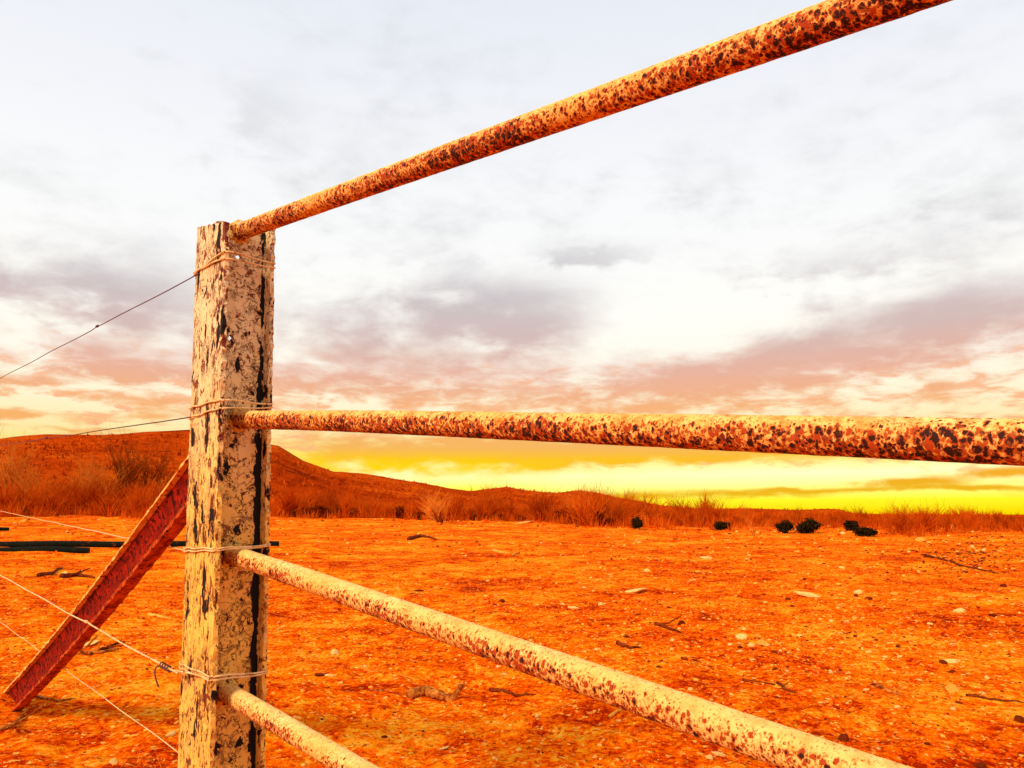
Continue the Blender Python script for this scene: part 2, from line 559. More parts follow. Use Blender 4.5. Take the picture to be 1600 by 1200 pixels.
def mat_rail(name, bias, seed, dark=0.0):
    """cream paint eaten by rust spots, thickest on the sides and belly of the pipe (local x runs along it)"""
    m, N, b = new_mat(name)
    co = N.coord('Object')
    mp = N.mapping(co, (1.15, 0.95, 0.95), (seed * 3.7, seed, 0))
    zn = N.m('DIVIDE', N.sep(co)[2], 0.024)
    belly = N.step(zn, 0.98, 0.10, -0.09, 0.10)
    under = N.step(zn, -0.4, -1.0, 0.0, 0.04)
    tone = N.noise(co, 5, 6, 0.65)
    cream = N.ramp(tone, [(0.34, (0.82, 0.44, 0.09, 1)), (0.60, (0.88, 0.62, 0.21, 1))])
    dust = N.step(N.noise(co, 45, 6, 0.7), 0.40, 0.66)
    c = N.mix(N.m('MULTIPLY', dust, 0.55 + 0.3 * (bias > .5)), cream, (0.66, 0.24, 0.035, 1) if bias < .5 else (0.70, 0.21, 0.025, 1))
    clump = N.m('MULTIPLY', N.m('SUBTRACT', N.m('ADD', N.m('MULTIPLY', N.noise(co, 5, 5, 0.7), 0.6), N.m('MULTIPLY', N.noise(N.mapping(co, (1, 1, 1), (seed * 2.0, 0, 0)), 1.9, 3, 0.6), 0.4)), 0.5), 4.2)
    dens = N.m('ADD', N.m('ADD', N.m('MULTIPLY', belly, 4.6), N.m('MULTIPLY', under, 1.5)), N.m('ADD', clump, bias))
    wn = N.node('ShaderNodeTexNoise')
    N.put(wn.inputs['Vector'], mp)
    wn.inputs['Scale'].default_value = 150
    wn.inputs['Detail'].default_value = 3
    wv = N.node('ShaderNodeVectorMath', operation='MULTIPLY_ADD')
    N.put(wv.inputs[0], wn.outputs['Color'])
    wv.inputs[1].default_value = (0.009, 0.009, 0.009)
    N.put(wv.inputs[2], mp)

    def spots(scale, off):
        """isolated rust spots: distance to a cell point against a radius of the cell's own"""
        v = N.node('ShaderNodeTexVoronoi', feature='F1')
        N.put(v.inputs['Vector'], N.mapping(wv.outputs[0], (1, 1, 1), off))
        v.inputs['Scale'].default_value = scale
        rc = N.sep(v.outputs['Color'])
        rad = N.m('ADD', N.m('MULTIPLY', rc[0], 0.50), N.m('MULTIPLY', N.m('SUBTRACT', dens, 0.62), 0.55))
        return N.m('SUBTRACT', rad, v.outputs['Distance']), rc[1]
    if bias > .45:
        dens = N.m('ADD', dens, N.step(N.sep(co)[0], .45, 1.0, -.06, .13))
    s1, k1 = spots(112, (0, 0, 0))
    s2, k2 = spots(210, (5, 2, 3))
    glow = N.m('MAXIMUM', N.step(s1, -0.28, 0.02), N.m('MULTIPLY', N.step(s2, -0.2, 0.05), 0.8))
    c = N.mix(N.m('MULTIPLY', glow, 0.80), c, (0.72, 0.19, 0.012, 1))
    red = N.m('MAXIMUM', N.step(s1, -0.06, 0.08), N.m('MULTIPLY', N.step(s2, 0.0, 0.10), 0.9))
    c = N.mix(red, c, N.mix(tone, (0.26, 0.018, 0.0015, 1), (0.52, 0.065, 0.004, 1)))
    core = N.m('MAXIMUM', N.m('MULTIPLY', N.step(s1, 0.10, 0.20), N.step(k1, 0.40 - dark, 0.46 - dark)),
               N.m('MULTIPLY', N.step(s2, 0.16, 0.22), N.step(k2, 0.6 - dark, 0.65 - dark)))
    c = N.mix(core, c, (0.035, 0.006, 0.003, 1))
    fl = N.m('MULTIPLY', N.step(N.noise(mp, 200, 3, 0.6), 0.57, 0.63), 0.7)
    c = N.mix(fl, c, (0.30, 0.065, 0.010, 1))
    N.put(b.inputs['Base Color'], c)
    b.inputs['Roughness'].default_value = 0.78
    b.inputs['Specular IOR Level'].default_value = 0.2
    hgt = N.m('ADD', N.m('MULTIPLY', red, 0.5), N.m('ADD', N.m('MULTIPLY', N.noise(co, 150, 4, 0.7), 0.5), N.m('MULTIPLY', core, -0.4)))
    N.put(b.inputs['Normal'], N.bump(hgt, 0.8, 0.0016))
    return m


M_GROUND = mat_ground()
M_HILL = mat_hill()
M_PALE = mat_plain('pale_stone', (0.80, 0.40, 0.08), (0.90, 0.60, 0.22), 22, 0.95, 0.05, 0.7, 0.01, (60, 0.60, (0.5, 0.16, 0.02)))
M_TAN = mat_plain('orange_stone', (0.70, 0.22, 0.015), (0.82, 0.38, 0.06), 20, 0.95, 0.05, 0.7, 0.01, (50, 0.58, (0.35, 0.06, 0.005)))
M_DARK = mat_plain('dark_stone', (0.08, 0.010, 0.002), (0.24, 0.026, 0.003), 20, 0.95, 0.05, 0.7, 0.01, (40, 0.62, (0.32, 0.05, 0.004)))
M_WOOD = mat_plain('dead_wood', (0.22, 0.035, 0.004), (0.66, 0.22, 0.03), 26, 0.95, 0.05, 0.8, 0.006, (70, 0.56, (0.10, 0.016, 0.003)))
M_DWOOD = mat_plain('charred_wood', (0.07, 0.010, 0.002), (0.24, 0.035, 0.004), 26, 0.95, 0.05, 0.8, 0.006)
M_STRAW = mat_plain('dry_straw', (0.62, 0.20, 0.015), (0.85, 0.42, 0.07), 9, 1.0, 0.0)
M_TWIG = mat_twig('dry_twigs', (0.32, 0.026, 0.0015), (0.64, 0.105, 0.005))
M_BARK = mat_twig('bush_bark', (0.12, 0.012, 0.002), (0.26, 0.035, 0.003))
M_TREE = mat_twig('tree_twigs', (0.56, 0.12, 0.010), (0.78, 0.26, 0.03))
M_DTREE = mat_twig('dull_twigs', (0.22, 0.036, 0.004), (0.36, 0.075, 0.007))
M_LEAF = mat_twig('dark_leaves', (0.012, 0.010, 0.004), (0.045, 0.022, 0.006))
M_RLEAF = mat_twig('brown_leaves', (0.05, 0.006, 0.002), (0.22, 0.020, 0.003))
M_PIPE = mat_plain('black_plastic', (0.004, 0.005, 0.003), (0.008, 0.009, 0.005), 14, 0.8, 0.08, 0, 0, (9, 0.60, (0.12, 0.03, 0.008)))
M_CUT = mat_plain('pipe_end_dust', (0.18, 0.09, 0.03), (0.32, 0.17, 0.06), 30)
M_WIRE = mat_plain('galvanised_wire', (0.66, 0.36, 0.12), (0.85, 0.58, 0.28), 60, 0.6, 0.3, 0, 0, (45, 0.58, (0.34, 0.09, 0.02)))
M_DWIRE = mat_plain('rusted_wire', (0.07, 0.02, 0.02), (0.16, 0.04, 0.03), 60, 0.7, 0.3)
M_BRACE = mat_plain('red_rust_steel', (0.15, 0.005, 0.001), (0.36, 0.012, 0.0012), 20, 0.9, 0.1, 1.0, 0.008, (40, 0.51, (0.045, 0.002, 0.001)))
M_BRTOP = mat_plain('dusty_rust_steel', (0.80, 0.28, 0.035), (0.90, 0.50, 0.13), 18, 0.9, 0.1, 0.8, 0.004, (40, 0.53, (0.34, 0.03, 0.003)))

M_BRLIP = mat_plain('worn_rust_steel', (0.20, 0.008, 0.001), (0.62, 0.09, 0.006), 24, 0.9, 0.1, 0.9, 0.006, (44, 0.55, (0.05, 0.004, 0.001)))

# ------------------------------------------------------------------ terrain
EDGE_PX = np.array([-900, -300, 0, 300, 430, 700, 900, 1050, 1200, 1600, 2000, 2600.])
EDGE_Y = np.array([806, 806, 806, 805, 807, 812, 819, 826, 829, 832, 832, 832.])
EDGE_R = np.array([44, 44, 44, 46, 48, 48, 44, 38, 34, 34, 34, 34.])
RDG_PX = np.array([-900, -500, -200, -60, 0, 60, 150, 290, 430, 470, 520, 560, 600, 650, 700, 735, 760, 790, 820, 850, 905, 950, 1000, 1050, 1110, 1200, 1310, 1340, 1400, 1600, 2000, 2600.])
RDG_Y = np.array([760, 735, 712, 698, 691, 685, 682, 680, 697, 720, 738, 743, 747, 755, 767, 773, 770, 765, 770, 772, 770, 779, 789, 796, 799, 799, 798, 806, 813, 815, 815, 815.])
RDG_R = np.interp(RDG_PX, [-900, 0, 430, 735, 1000, 1310, 1400, 2600], [150, 150, 165, 230, 300, 420, 500, 600])


def px_of(az):
    a = np.clip(az, -1.25, 1.25)
    return 800 + F * np.tan(a) / math.cos(P)


def row_tan(px, py):
    """tan of elevation through a photo pixel"""
    x = (px - 800) / F
    u = (600 - py) / F
    fy = math.cos(P) - u * math.sin(P)
    fz = math.sin(P) + u * math.cos(P)
    return fz / np.sqrt(x * x + fy * fy)


def base_terms(az):
    px = px_of(az)
    re = np.interp(px, EDGE_PX, EDGE_R)
    ze = H + re * row_tan(px, np.interp(px, EDGE_PX, EDGE_Y))
    rr = np.interp(px, RDG_PX, RDG_R)
    ry = np.interp(px, RDG_PX, RDG_Y)
    zr = H + rr * row_tan(px, ry)
    front = 1 - sstep(1.0, 1.5, np.abs(az))
    return re, ze * front, rr, zr * front


def ground_z(x, y, micro=True):
    x = np.asarray(x, float)
    y = np.asarray(y, float)
    r = np.hypot(x, y) + 1e-6
    az = np.arctan2(x, y)
    re, ze, rr, zr = base_terms(az)
    z = ze * np.minimum(r / re, 1.0) ** 1.6
    up = sstep(re + 14, rr, r)
    up = 0.55 * up + 0.45 * np.clip((r - re - 14) / (rr - re - 14), 0, 1)
    z = z + (zr - ze) * up
    z = z - sstep(rr, rr * 4, r) * (6 + 0.5 * np.maximum(zr, 0))
    # hill relief and field relief
    far = sstep(re + 15, re + 70, r) * (1 - sstep(rr * .93, rr, r))
    z = z + far * (vnoise(x / 28, y / 28, 5) * 2.2 + vnoise(x / 9, y / 9, 6) * 0.7)
    z = z + sstep(rr * .8, rr, r) * (vnoise(x / 6, y / 6, 9) * 0.45)
    if micro:
        flat = 1 - 0.75 * sstep(re + 10, re + 40, r)
        for wl, am, sd in ((3.1, 0.045, 11), (0.9, 0.026, 12), (0.33, 0.020, 13), (0.13, 0.018, 14), (0.055, 0.0115, 15), (0.026, 0.0055, 16)):
            stepsz = np.maximum(r * 0.006, 0.005)
            att = np.clip(wl / (2.2 * stepsz) - 0.4, 0, 1)
            n = vnoise(x / wl + sd * 1.7, y / wl - sd * 2.3, sd)
            if wl < 0.5:
                n = np.sign(n) * np.abs(n * 2) ** 1.25 * 0.5
            z = z + n * am * 2 * att * flat
    return z


def gz(x, y):
    return float(ground_z(np.array([x]), np.array([y]))[0])


TS = 0.3 * 1.012 ** np.arange(670)


def on_ground(px, py):
    """where the ray through a photo pixel meets the ground"""
    d = ray(px, py)
    o = Vector((0, 0, H))
    below = (H + d.z * TS) < ground_z(d.x * TS, d.y * TS)
    if not below.any():
        return None, None
    k = int(np.argmax(below))
    fine = np.linspace(TS[max(k - 1, 0)], TS[k], 24)
    below = (H + d.z * fine) < ground_z(d.x * fine, d.y * fine)
    t = float(fine[int(np.argmax(below))])
    return o + d * t, t


def build_terrain():
    front = np.arange(-0.86, 0.8601, 0.0026)
    rest = np.linspace(0.86, 2 * math.pi - 0.86, 130)[1:-1]
    az = np.concatenate([front, rest])
    r = [0.25]
    while r[-1] < 4000:
        s = r[-1]
        r.append(s * (1.03 if s < 1.6 else 1.0062 if s < 62 else 1.02 if s < 600 else 1.08))
    r = np.array(r)
    na, nr = len(az), len(r)
    A, R = np.meshgrid(az, r)
    X = R * np.sin(A)
    Y = R * np.cos(A)
    Z = ground_z(X, Y)
    V = np.stack([X, Y, Z], -1).reshape(-1, 3)
    i = np.arange(nr - 1)[:, None] * na
    j = np.arange(na)[None, :]
    k = (j + 1) % na
    Fc = np.stack([i + j, i + na + j, i + na + k, i + k], -1).reshape(-1, 4)
    re = base_terms(az)[0]
    fr = (R[:-1] > re[None, :] + 9).reshape(-1)
    gm = Fc[~fr]
    hm = Fc[fr]

    def sub(Fs, name, mat, cap=False):
        used = np.unique(Fs)
        mp = np.zeros(len(V), np.int64)
        mp[used] = np.arange(len(used))
        me = mesh_np(name, V[used], mp[Fs], True)
        o = link(name, me, mat)
        tag(o, kind='structure')
        return o
    g = sub(gm, 'ground', M_GROUND)
    bm = bmesh.new()
    bm.from_mesh(g.data)
    bm.verts.ensure_lookup_table()
    bm.faces.new([bm.verts[q] for q in range(na)][::-1])
    bm.to_mesh(g.data)
    bm.free()
    h = sub(hm, 'hills', M_HILL)
    return g, h


build_terrain()

# ------------------------------------------------------------------ the fence end: post, rails, brace
CX, CY, WEB, LEAN, TH = -0.737, 2.06, 0.1466, -0.0331, 0.7643
TF = 0.012
POST_M = Matrix.Translation((CX, CY, H)) @ Matrix.Rotation(math.atan(LEAN), 4, 'Y') @ Matrix.Rotation(TH, 4, 'Z') @ Matrix.Translation((0, 0, -H))
BASE = POST_M @ Vector((0, 0, 0))
fence = bpy.data.objects.new('steel_fence', None)
COL.objects.link(fence)
fence.location = (BASE.x, BASE.y, gz(BASE.x, BASE.y))
fence.empty_display_size = 0.2
tag(fence, 'cream painted steel fence with peeling post, four rusty rails and a red brace', 'fence')
bpy.context.view_layer.update()
FINV = fence.matrix_world.inverted()


PINV = {}


def part(name, me, mat, world_m, parent=None):
    o = link(name, me, mat)
    o.parent = parent or fence
    o.matrix_basis = (FINV if parent is None else PINV[parent.name]) @ world_m
    PINV[o.name] = world_m.inverted()
    return o


def pix_at_plane(px, py, pt, nrm):
    d = ray(px, py)
    o = Vector((0, 0, H))
    return o + d * ((pt - o).dot(nrm) / d.dot(nrm))


POST_I = POST_M.inverted()
WEB_PT = POST_M @ Vector((0, -0.006, 1))
WEB_N = (POST_M.to_3x3() @ Vector((0, -1, 0))).normalized()


def on_web(px, py):
    return pix_at_plane(px, py, WEB_PT, WEB_N)


Z_TOP = (POST_I @ on_web(385, 357)).z


def plate(name, u0, u1, z0, ztop, to3, thick, normal, du, dz, holes=(), edge_lo=0.0, edge_hi=0.0, seed=0, bow=None, centre=0.0):
    """thin steel plate with ragged edges: grid in (u, z), solidified"""
    nu = max(2, int(round((u1 - u0) / du)))
    nz = int(round((ztop(u0) - z0) / dz))
    bm = bmesh.new()
    G = []
    for k in range(nz + 1):
        row = []
        for i in range(nu + 1):
            s = i / nu
            u = u0 + (u1 - u0) * s
            t = k / nz
            zt = ztop(u)
            z = z0 + (zt - z0) * t
            nn = 0.6 * MN.noise((z * 38.0, seed * 3.1, 0)) + 0.4 * MN.noise((z * 120.0, seed * 1.7, 4))
            u += nn * (edge_lo * (1 - s) ** 6 + edge_hi * s ** 6)
            nrm = 0.0012 * MN.noise((u * 60.0, z * 34.0, seed))
            if bow:
                nrm += bow(s)
            for (hu, hz, hr) in holes:
                dd = math.hypot(u - hu, z - hz)
                if hr * 0.5 < dd < hr * 1.5:
                    q = hr * (1 + 0.16 * math.sin(3 * math.atan2(z - hz, u - hu) + seed))
                    u = hu + (u - hu) * q / dd if abs(dd - hr) < du * 0.75 else u
                    z = hz + (z - hz) * q / dd if abs(dd - hr) < du * 0.75 else z
            row.append(bm.verts.new(Vector(to3(u, z)) + Vector(normal) * nrm))
        G.append(row)
    for k in range(nz):
        for i in range(nu):
            f = bm.faces.new((G[k][i], G[k][i + 1], G[k + 1][i + 1], G[k + 1][i]))
            c = f.calc_center_median()
            cu, cz = (c.x if abs(to3(1, 0)[0]) > 0.5 else c.y), c.z
            if any(math.hypot(cu - hu, cz - hz) < hr * 0.92 for hu, hz, hr in holes):
                bm.faces.remove(f)
    bmesh.ops.delete(bm, geom=[v for v in bm.verts if not v.link_faces], context='VERTS')
    bmesh.ops.recalc_face_normals(bm, faces=bm.faces)
    bmesh.ops.solidify(bm, geom=bm.faces[:], thickness=thick)
    me = bpy.data.meshes.new(name)
    ax = [abs(q) for q in normal].index(1)
    cur = [v.co[ax] for v in bm.verts]
    mid = sum(cur) / len(cur)
    for v in bm.verts:
        v.co[ax] -= mid - centre
    bm.to_mesh(me)
    bm.free()
    for p in me.polygons:
        p.use_smooth = False
    return me


def zpost(px, py, loc):
    """post-local height of the photo row at a local (x, y) of the post"""
    lo, hi = -0.5, 2.5
    for _ in range(40):
        mid = (lo + hi) / 2
        q = POST_M @ Vector((loc[0], loc[1], mid)) - Vector((0, 0, H))
        fw = q.y * math.cos(P) + q.z * math.sin(P)
        u = -q.y * math.sin(P) + q.z * math.cos(P)
        if 600 - F * u / fw > py:
            lo = mid
        else:
            hi = mid
    return lo


h1 = POST_I @ on_web(373, 401)
h2 = POST_I @ on_web(360, 528)
HOLES = [(h1.x, h1.z, 0.0085), (h2.x, h2.z, 0.0088)]
Z0 = -0.35
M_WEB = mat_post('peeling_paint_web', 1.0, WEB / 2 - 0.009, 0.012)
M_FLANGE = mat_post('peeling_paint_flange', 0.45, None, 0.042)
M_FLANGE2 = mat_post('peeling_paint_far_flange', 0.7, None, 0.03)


def web_top(u):
    s = (u + WEB / 2) / WEB
    return Z_TOP + 0.006 * math.sin(s * 9) - (0.012 if 0.30 < s < 0.62 else 0) + (0.004 if s > .9 else 0)


web_me = plate('post', -WEB / 2, WEB / 2, Z0, web_top, lambda u, z: (u, 0.006, z), 0.011, (0, -1, 0), 0.0045, 0.006, HOLES, seed=3)
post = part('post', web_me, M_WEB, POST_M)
ZF0, ZF1 = zpost(0, 346, (-WEB / 2 - TF, -.097)), zpost(0, 354, (-WEB / 2 - TF, .09))
ZR = zpost(0, 358, (WEB / 2 + TF, -.036))
fl1 = plate('flange', -0.097, 0.104, Z0, lambda u: ZF0 + (ZF1 - ZF0) * (u + .097) / .194 + 0.003 * MN.noise((u * 60, 0, 0)), lambda u, z: (-WEB / 2 - 0.001, u, z), TF, (-1, 0, 0),
            0.008, 0.008, (), 0.009, 0.006, 11, lambda s: -0.004 * (max(0, s - 0.72) / 0.28) ** 2, -WEB / 2 - TF / 2)
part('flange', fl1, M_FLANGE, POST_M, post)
fl2 = plate('flange', -0.036, 0.06, Z0, lambda u: ZR + 0.004 * MN.noise((u * 80, 0, 3)) - (0.010 if u > 0.0 else 0.0), lambda u, z: (WEB / 2 + 0.0125, u, z), TF, (1, 0, 0),
            0.006, 0.006, (), 0.012, 0.006, 23, None, WEB / 2 + TF / 2)
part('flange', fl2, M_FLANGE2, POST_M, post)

# rails: local x along the pipe, z up
RR = 0.0238
RAILS = [  # start pixel, a far pixel on the centre line, rust bias, dark cores
    ((374, 362), (1400, -2), 0.50, 0.16),
    ((374, 655), (1600, 690), 0.60, 0.16),
    ((362, 866), (1300, 1191), 0.36, -0.05),
    ((352, 1080), (548, 1196), 0.28, -0.1),
]
RAIL_DIR = None
RAIL_AX = []
for idx, (a, bpx, bias, dk) in enumerate(RAILS):
    p0 = on_web(*a) - WEB_N * 0.004
    vp = ray(-342, 622)
    d0 = -vp
    # point on the second pixel's ray nearest the line p0 + s*d0
    o = Vector((0, 0, H))
    e = ray(*bpx)
    w0 = p0 - o
    aa, bb, cc = d0.dot(d0), d0.dot(e), e.dot(e)
    dd, ee = d0.dot(w0), e.dot(w0)
    den = aa * cc - bb * bb
    tc = (aa * ee - bb * dd) / den
    p1 = o + e * tc
    dr = (p1 - p0).normalized()
    L = 4.2
    zax = (Vector((0, 0, 1)) - dr * dr.z).normalized()
    yax = zax.cross(dr)
    Mx = Matrix((dr, yax, zax)).transposed().to_4x4()
    Mx.translation = p0
    RAIL_AX.append((p0, dr))
    n = 1500
    rng = np.random.default_rng(40 + idx)
    th = np.linspace(0, 2 * math.pi, 28, endpoint=False)
    xs = np.linspace(0, L, n)
    Xg, T = np.meshgrid(xs, th, indexing='ij')
    sag = 0.006 * np.sin(Xg * 1.3 + idx) * sstep(0, 0.5, Xg) * 0.5
    rr_ = RR * (1 + 0.020 * vnoise(Xg * 45, T * 3.2, 60 + idx) + 0.014 * vnoise(Xg * 110, T * 7, 70 + idx))
    V = np.stack([Xg, rr_ * np.cos(T), rr_ * np.sin(T) + sag], -1).reshape(-1, 3)
    m_ = len(th)
    I = np.arange(n - 1)[:, None] * m_
    J = np.arange(m_)[None, :]
    Kk = (J + 1) % m_
    Fc = np.stack([I + J, I + m_ + J, I + m_ + Kk, I + Kk], -1).reshape(-1, 4)
    me = mesh_np('rail', V, Fc, True)
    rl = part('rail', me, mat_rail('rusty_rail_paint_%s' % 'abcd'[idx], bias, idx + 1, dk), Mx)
    # lumpy weld where the pipe meets the web
    Vw = []
    for q in range(5):
        for k in range(24):
            ang = 2 * math.pi * k / 24
            rad = (RR + 0.001 + (0.0075, 0.0085, 0.006, 0.003, 0.0)[q]) * (1 + 0.05 * rng.standard_normal())
            Vw.append(((0.004, 0.007, 0.012, 0.016, 0.020)[q], rad * math.cos(ang), rad * math.sin(ang)))
    Fw = [(q * 24 + k, (q + 1) * 24 + k, (q + 1) * 24 + (k + 1) % 24, q * 24 + (k + 1) % 24) for q in range(4) for k in range(24)]
    part('weld', mesh_np('weld', Vw, Fw, True), M_FLANGE2 if idx < 2 else M_FLANGE, Mx, rl)


# brace: channel leaning from the post down to the ground, open side to the left of the fence line
def brace():
    foot, _ = on_ground(20, 1092)
    top = POST_M @ Vector((0.012, 0.03, 0.95))
    fx = Vector((foot.x - top.x, foot.y - top.y, 0)).normalized()
    # upper end: on the vertical plane of the fence line, through the photo pixel
    side = Vector((fx.y, -fx.x, 0))
    up_pt = pix_at_plane(283, 779, Vector((top.x, top.y, 0)), side)
    ax = (foot - up_pt).normalized()
    lft = side.normalized()
    if lft.dot(Vector((-0.7, -0.7, 0))) < 0:
        lft = -lft
    upv = ax.cross(lft).normalized()
    if upv.z < 0:
        upv = -upv
    L = (foot - up_pt).length + 0.55
    back = (up_pt - Vector((top.x, top.y, up_pt.z))).dot(fx) / ax.dot(fx) - 0.05
    st = up_pt - ax * back
    L += back
    Mx = Matrix((ax, lft, upv)).transposed().to_4x4()
    Mx.translation = st
    Wd, Fl, tk = 0.138, 0.026, 0.009
    prof_web = [(-tk, Wd / 2 - .001), (0, Wd / 2 - tk), (0, -Wd / 2 + tk), (-tk, -Wd / 2 + .001)]
    n = 90

    def sweep(name, prof, seed, amp):
        V, Fc = [], []
        m = len(prof)
        for i in range(n + 1):
            x = L * i / n
            for k, (yy, zz) in enumerate(prof):
                nz = amp * 0.6 * MN.noise((x * 24, k * 3.3, seed))
                bend = -0.042 * math.sin(math.pi * i / n)
                V.append((x, yy + nz, zz + nz + bend))
        for i in range(n):
            for k in range(m):
                l = (k + 1) % m
                Fc.append((i * m + k, i * m + l, (i + 1) * m + l, (i + 1) * m + k))
        me = bpy.data.meshes.new(name)
        me.from_pydata(V, [], Fc + [tuple(range(m)), tuple(range(n * m, n * m + m))[::-1]])
        bm = bmesh.new()
        bm.from_mesh(me)
        bmesh.ops.recalc_face_normals(bm, faces=bm.faces)
        bm.to_mesh(me)
        bm.free()
        return me
    # web with a gently rounded inside, dense points so the trough reads as curved
    inner = []
    for k in range(13):
        s = k / 12
        zz = Wd / 2 - 0.006 - (Wd - 0.012) * s
        yy = 0.014 * (abs(2 * s - 1)) ** 3
        inner.append((yy, zz))
    outer = [(-tk, -Wd / 2 + 0.002), (-tk, Wd / 2 - 0.002)]
    b = part('brace', sweep('brace', inner + outer, 5, 0.003), M_BRACE, Mx)
    tag(b, 'red rusted diagonal brace behind the post')
    part('brace_flange', sweep('brace_flange', [(-tk + .001, Wd / 2 + tk - 0.004), (Fl, Wd / 2 + tk + 0.003), (Fl + .004, Wd / 2 - 0.001), (0.0, Wd / 2 - 0.007)], 8, 0.0055), M_BRTOP, Mx, b)
    part('brace_flange', sweep('brace_flange', [(-tk + .001, -Wd / 2 - tk + 0.004), (Fl * 1.6, -Wd / 2 - tk - 0.003), (Fl * 1.6, -Wd / 2 + 0.001), (0.0, -Wd / 2 + 0.007)], 9, 0.006), M_BRLIP, Mx, b)


brace()


# ------------------------------------------------------------------ fence wires, each tied round the post
FL_F = -0.097          # front tip of left flange
HULL = [(-WEB / 2 - TF * .5, -0.1015), (WEB / 2 + TF * .9, -0.0415), (WEB / 2 + TF + .003, 0.062), (-WEB / 2 - TF - .001, 0.1065), (-WEB / 2 - TF - .0042, 0.040), (-WEB / 2 - TF - .0042, -0.095)]


def hull_loop(za, zb, zc, zd, r, turns=1, rise=0.0):
    """closed-looking wire round the four flange tips; heights at the four corners"""
    pts = []
    zs = [za, zb, zc, zd, za + (zd - za) * .7, za + (zd - za) * .03]
    for t in range(turns):
        for k in range(6):
            p, q = HULL[k], HULL[(k + 1) % 6]
            z0, z1 = zs[k], zs[(k + 1) % 6]
            for s in np.linspace(0, 1, 9)[:-1]:
                bow = (0.002 if k < 4 else 0.0) * math.sin(math.pi * s)
                nx, ny = (q[1] - p[1]), -(q[0] - p[0])
                ln = math.hypot(nx, ny)
                rnd = 0.0
                x = p[0] + (q[0] - p[0]) * s + nx / ln * (bow + rnd)
                y = p[1] + (q[1] - p[1]) * s + ny / ln * (bow + rnd)
                z = z0 + (z1 - z0) * s + rise * (t + (k + s) / 6) + 0.0015 * math.sin(7 * s + k)
                pts.append(POST_M @ Vector((x, y, z)))
    pts.append(POST_M @ Vector((HULL[0][0], HULL[0][1], zs[0] + rise * turns)))
    return pts




def wire(start_px, mid_px, loops, rad, mat, label, loc=(-WEB / 2 - TF - 0.003, 0.04), kinks=(), twist=None, vp=(-285, 739)):
    VPW = ray(*vp)
    root = bpy.data.objects.new('fence_wire', None)
    COL.objects.link(root)
    z = zpost(*start_px, loc)
    p0 = POST_M @ Vector((loc[0], loc[1], z))
    # bring the start onto the pixel's ray at the post's depth
    d = ray(*start_px)
    p0 = Vector((0, 0, H)) + d * ((p0 - Vector((0, 0, H))).dot(d))
    e = ray(*mid_px)
    o = Vector((0, 0, H))
    w0 = p0 - o
    bb = VPW.dot(e)
    dd, ee = VPW.dot(w0), e.dot(w0)
    tc = (ee - bb * dd) / (1 - bb * bb)
    p1 = o + e * tc
    dr = (p1 - p0).normalized()
    root.location = p0
    bpy.context.view_layer.update()
    tag(root, label, 'wire', 'fence wires')
    L = 14.0
    ts = np.concatenate([np.linspace(-0.02, 3.2, 60), np.linspace(3.4, L, 30)])
    a1 = dr.orthogonal().normalized()
    a2 = dr.cross(a1)
    pts = []
    for q in ts:
        off = a1 * (0.0012 * math.sin(q * 9 + start_px[1])) + a2 * (0.0012 * math.sin(q * 6.3)) + Vector((0, 0, -0.03 * (q / L) * (1 - q / L)))
        for kq, ka in kinks:
            off += Vector((0, 0, ka)) * math.exp(-((q - kq) / 0.03) ** 2)
        pts.append(p0 + dr * q + off - p0)
    parts = [tube_arrays(pts, rad, 6)]
    for kq, ka in kinks:
        cpt = dr * kq + Vector((0, 0, ka - 0.03 * (kq / L) * (1 - kq / L)))
        kp = [cpt + dr * s + a1 * (0.004 * math.cos(s * 900)) + a2 * (0.004 * math.sin(s * 900)) for s in np.linspace(-0.012, 0.012, 18)]
        parts.append(tube_arrays(kp, rad * 0.8, 5))
    me = mesh_from('strand', parts)
    s_ = link('strand', me, mat, root)
    for (za, zb, zc, zd, turns, rise) in loops:
        hp = hull_loop(za, zb, zc, zd, rad, turns, rise)
        me = mesh_from('tie_loop', [tube_arrays([q - p0 for q in hp], 0.0023, 6)])
        link('tie_loop', me, M_WIRE, root)
    if twist:
        parts = []
        tp = []
        for s in np.linspace(0.0, 1.0, 70):
            q = dr * (twist[0] + (twist[1] - twist[0]) * s)
            tp.append(q + a1 * (0.0062 * math.cos(s * twist[2] * 6.283)) + a2 * (0.0062 * math.sin(s * twist[2] * 6.283)))
        endp = tp[-1]
        tail = [endp + Vector((-0.010 * math.sin(2.6 * s) + 0.012 * s * s, -0.004 * s, 0.010 * math.sin(3.1 * s) - 0.052 * s)) for s in np.linspace(0.1, 1, 12)]
        parts.append(tube_arrays(tp + tail, 0.0019, 6))
        me = mesh_from('twist', parts)
        link('twist', me, M_DWIRE if twist[3] else M_WIRE, root)
        # short legs joining the twist to the loop
        l0 = POST_M @ Vector((HULL[0][0], HULL[0][1], loops[0][0])) - p0
        me = mesh_from('tie_end', [tube_arrays([dr * twist[0], (dr * twist[0]) * 0.5 + l0 * 0.45 + Vector((0, 0, 0.003)), l0], 0.0023, 6)])
        link('tie_end', me, M_WIRE, root)
    return root


def loop_z(ya, yb, back=0.0):
    """corner heights from photo rows at the front-left and front-right flange tips and the back-left corner"""
    return zpost(0, ya, HULL[0]), zpost(0, yb, HULL[1])


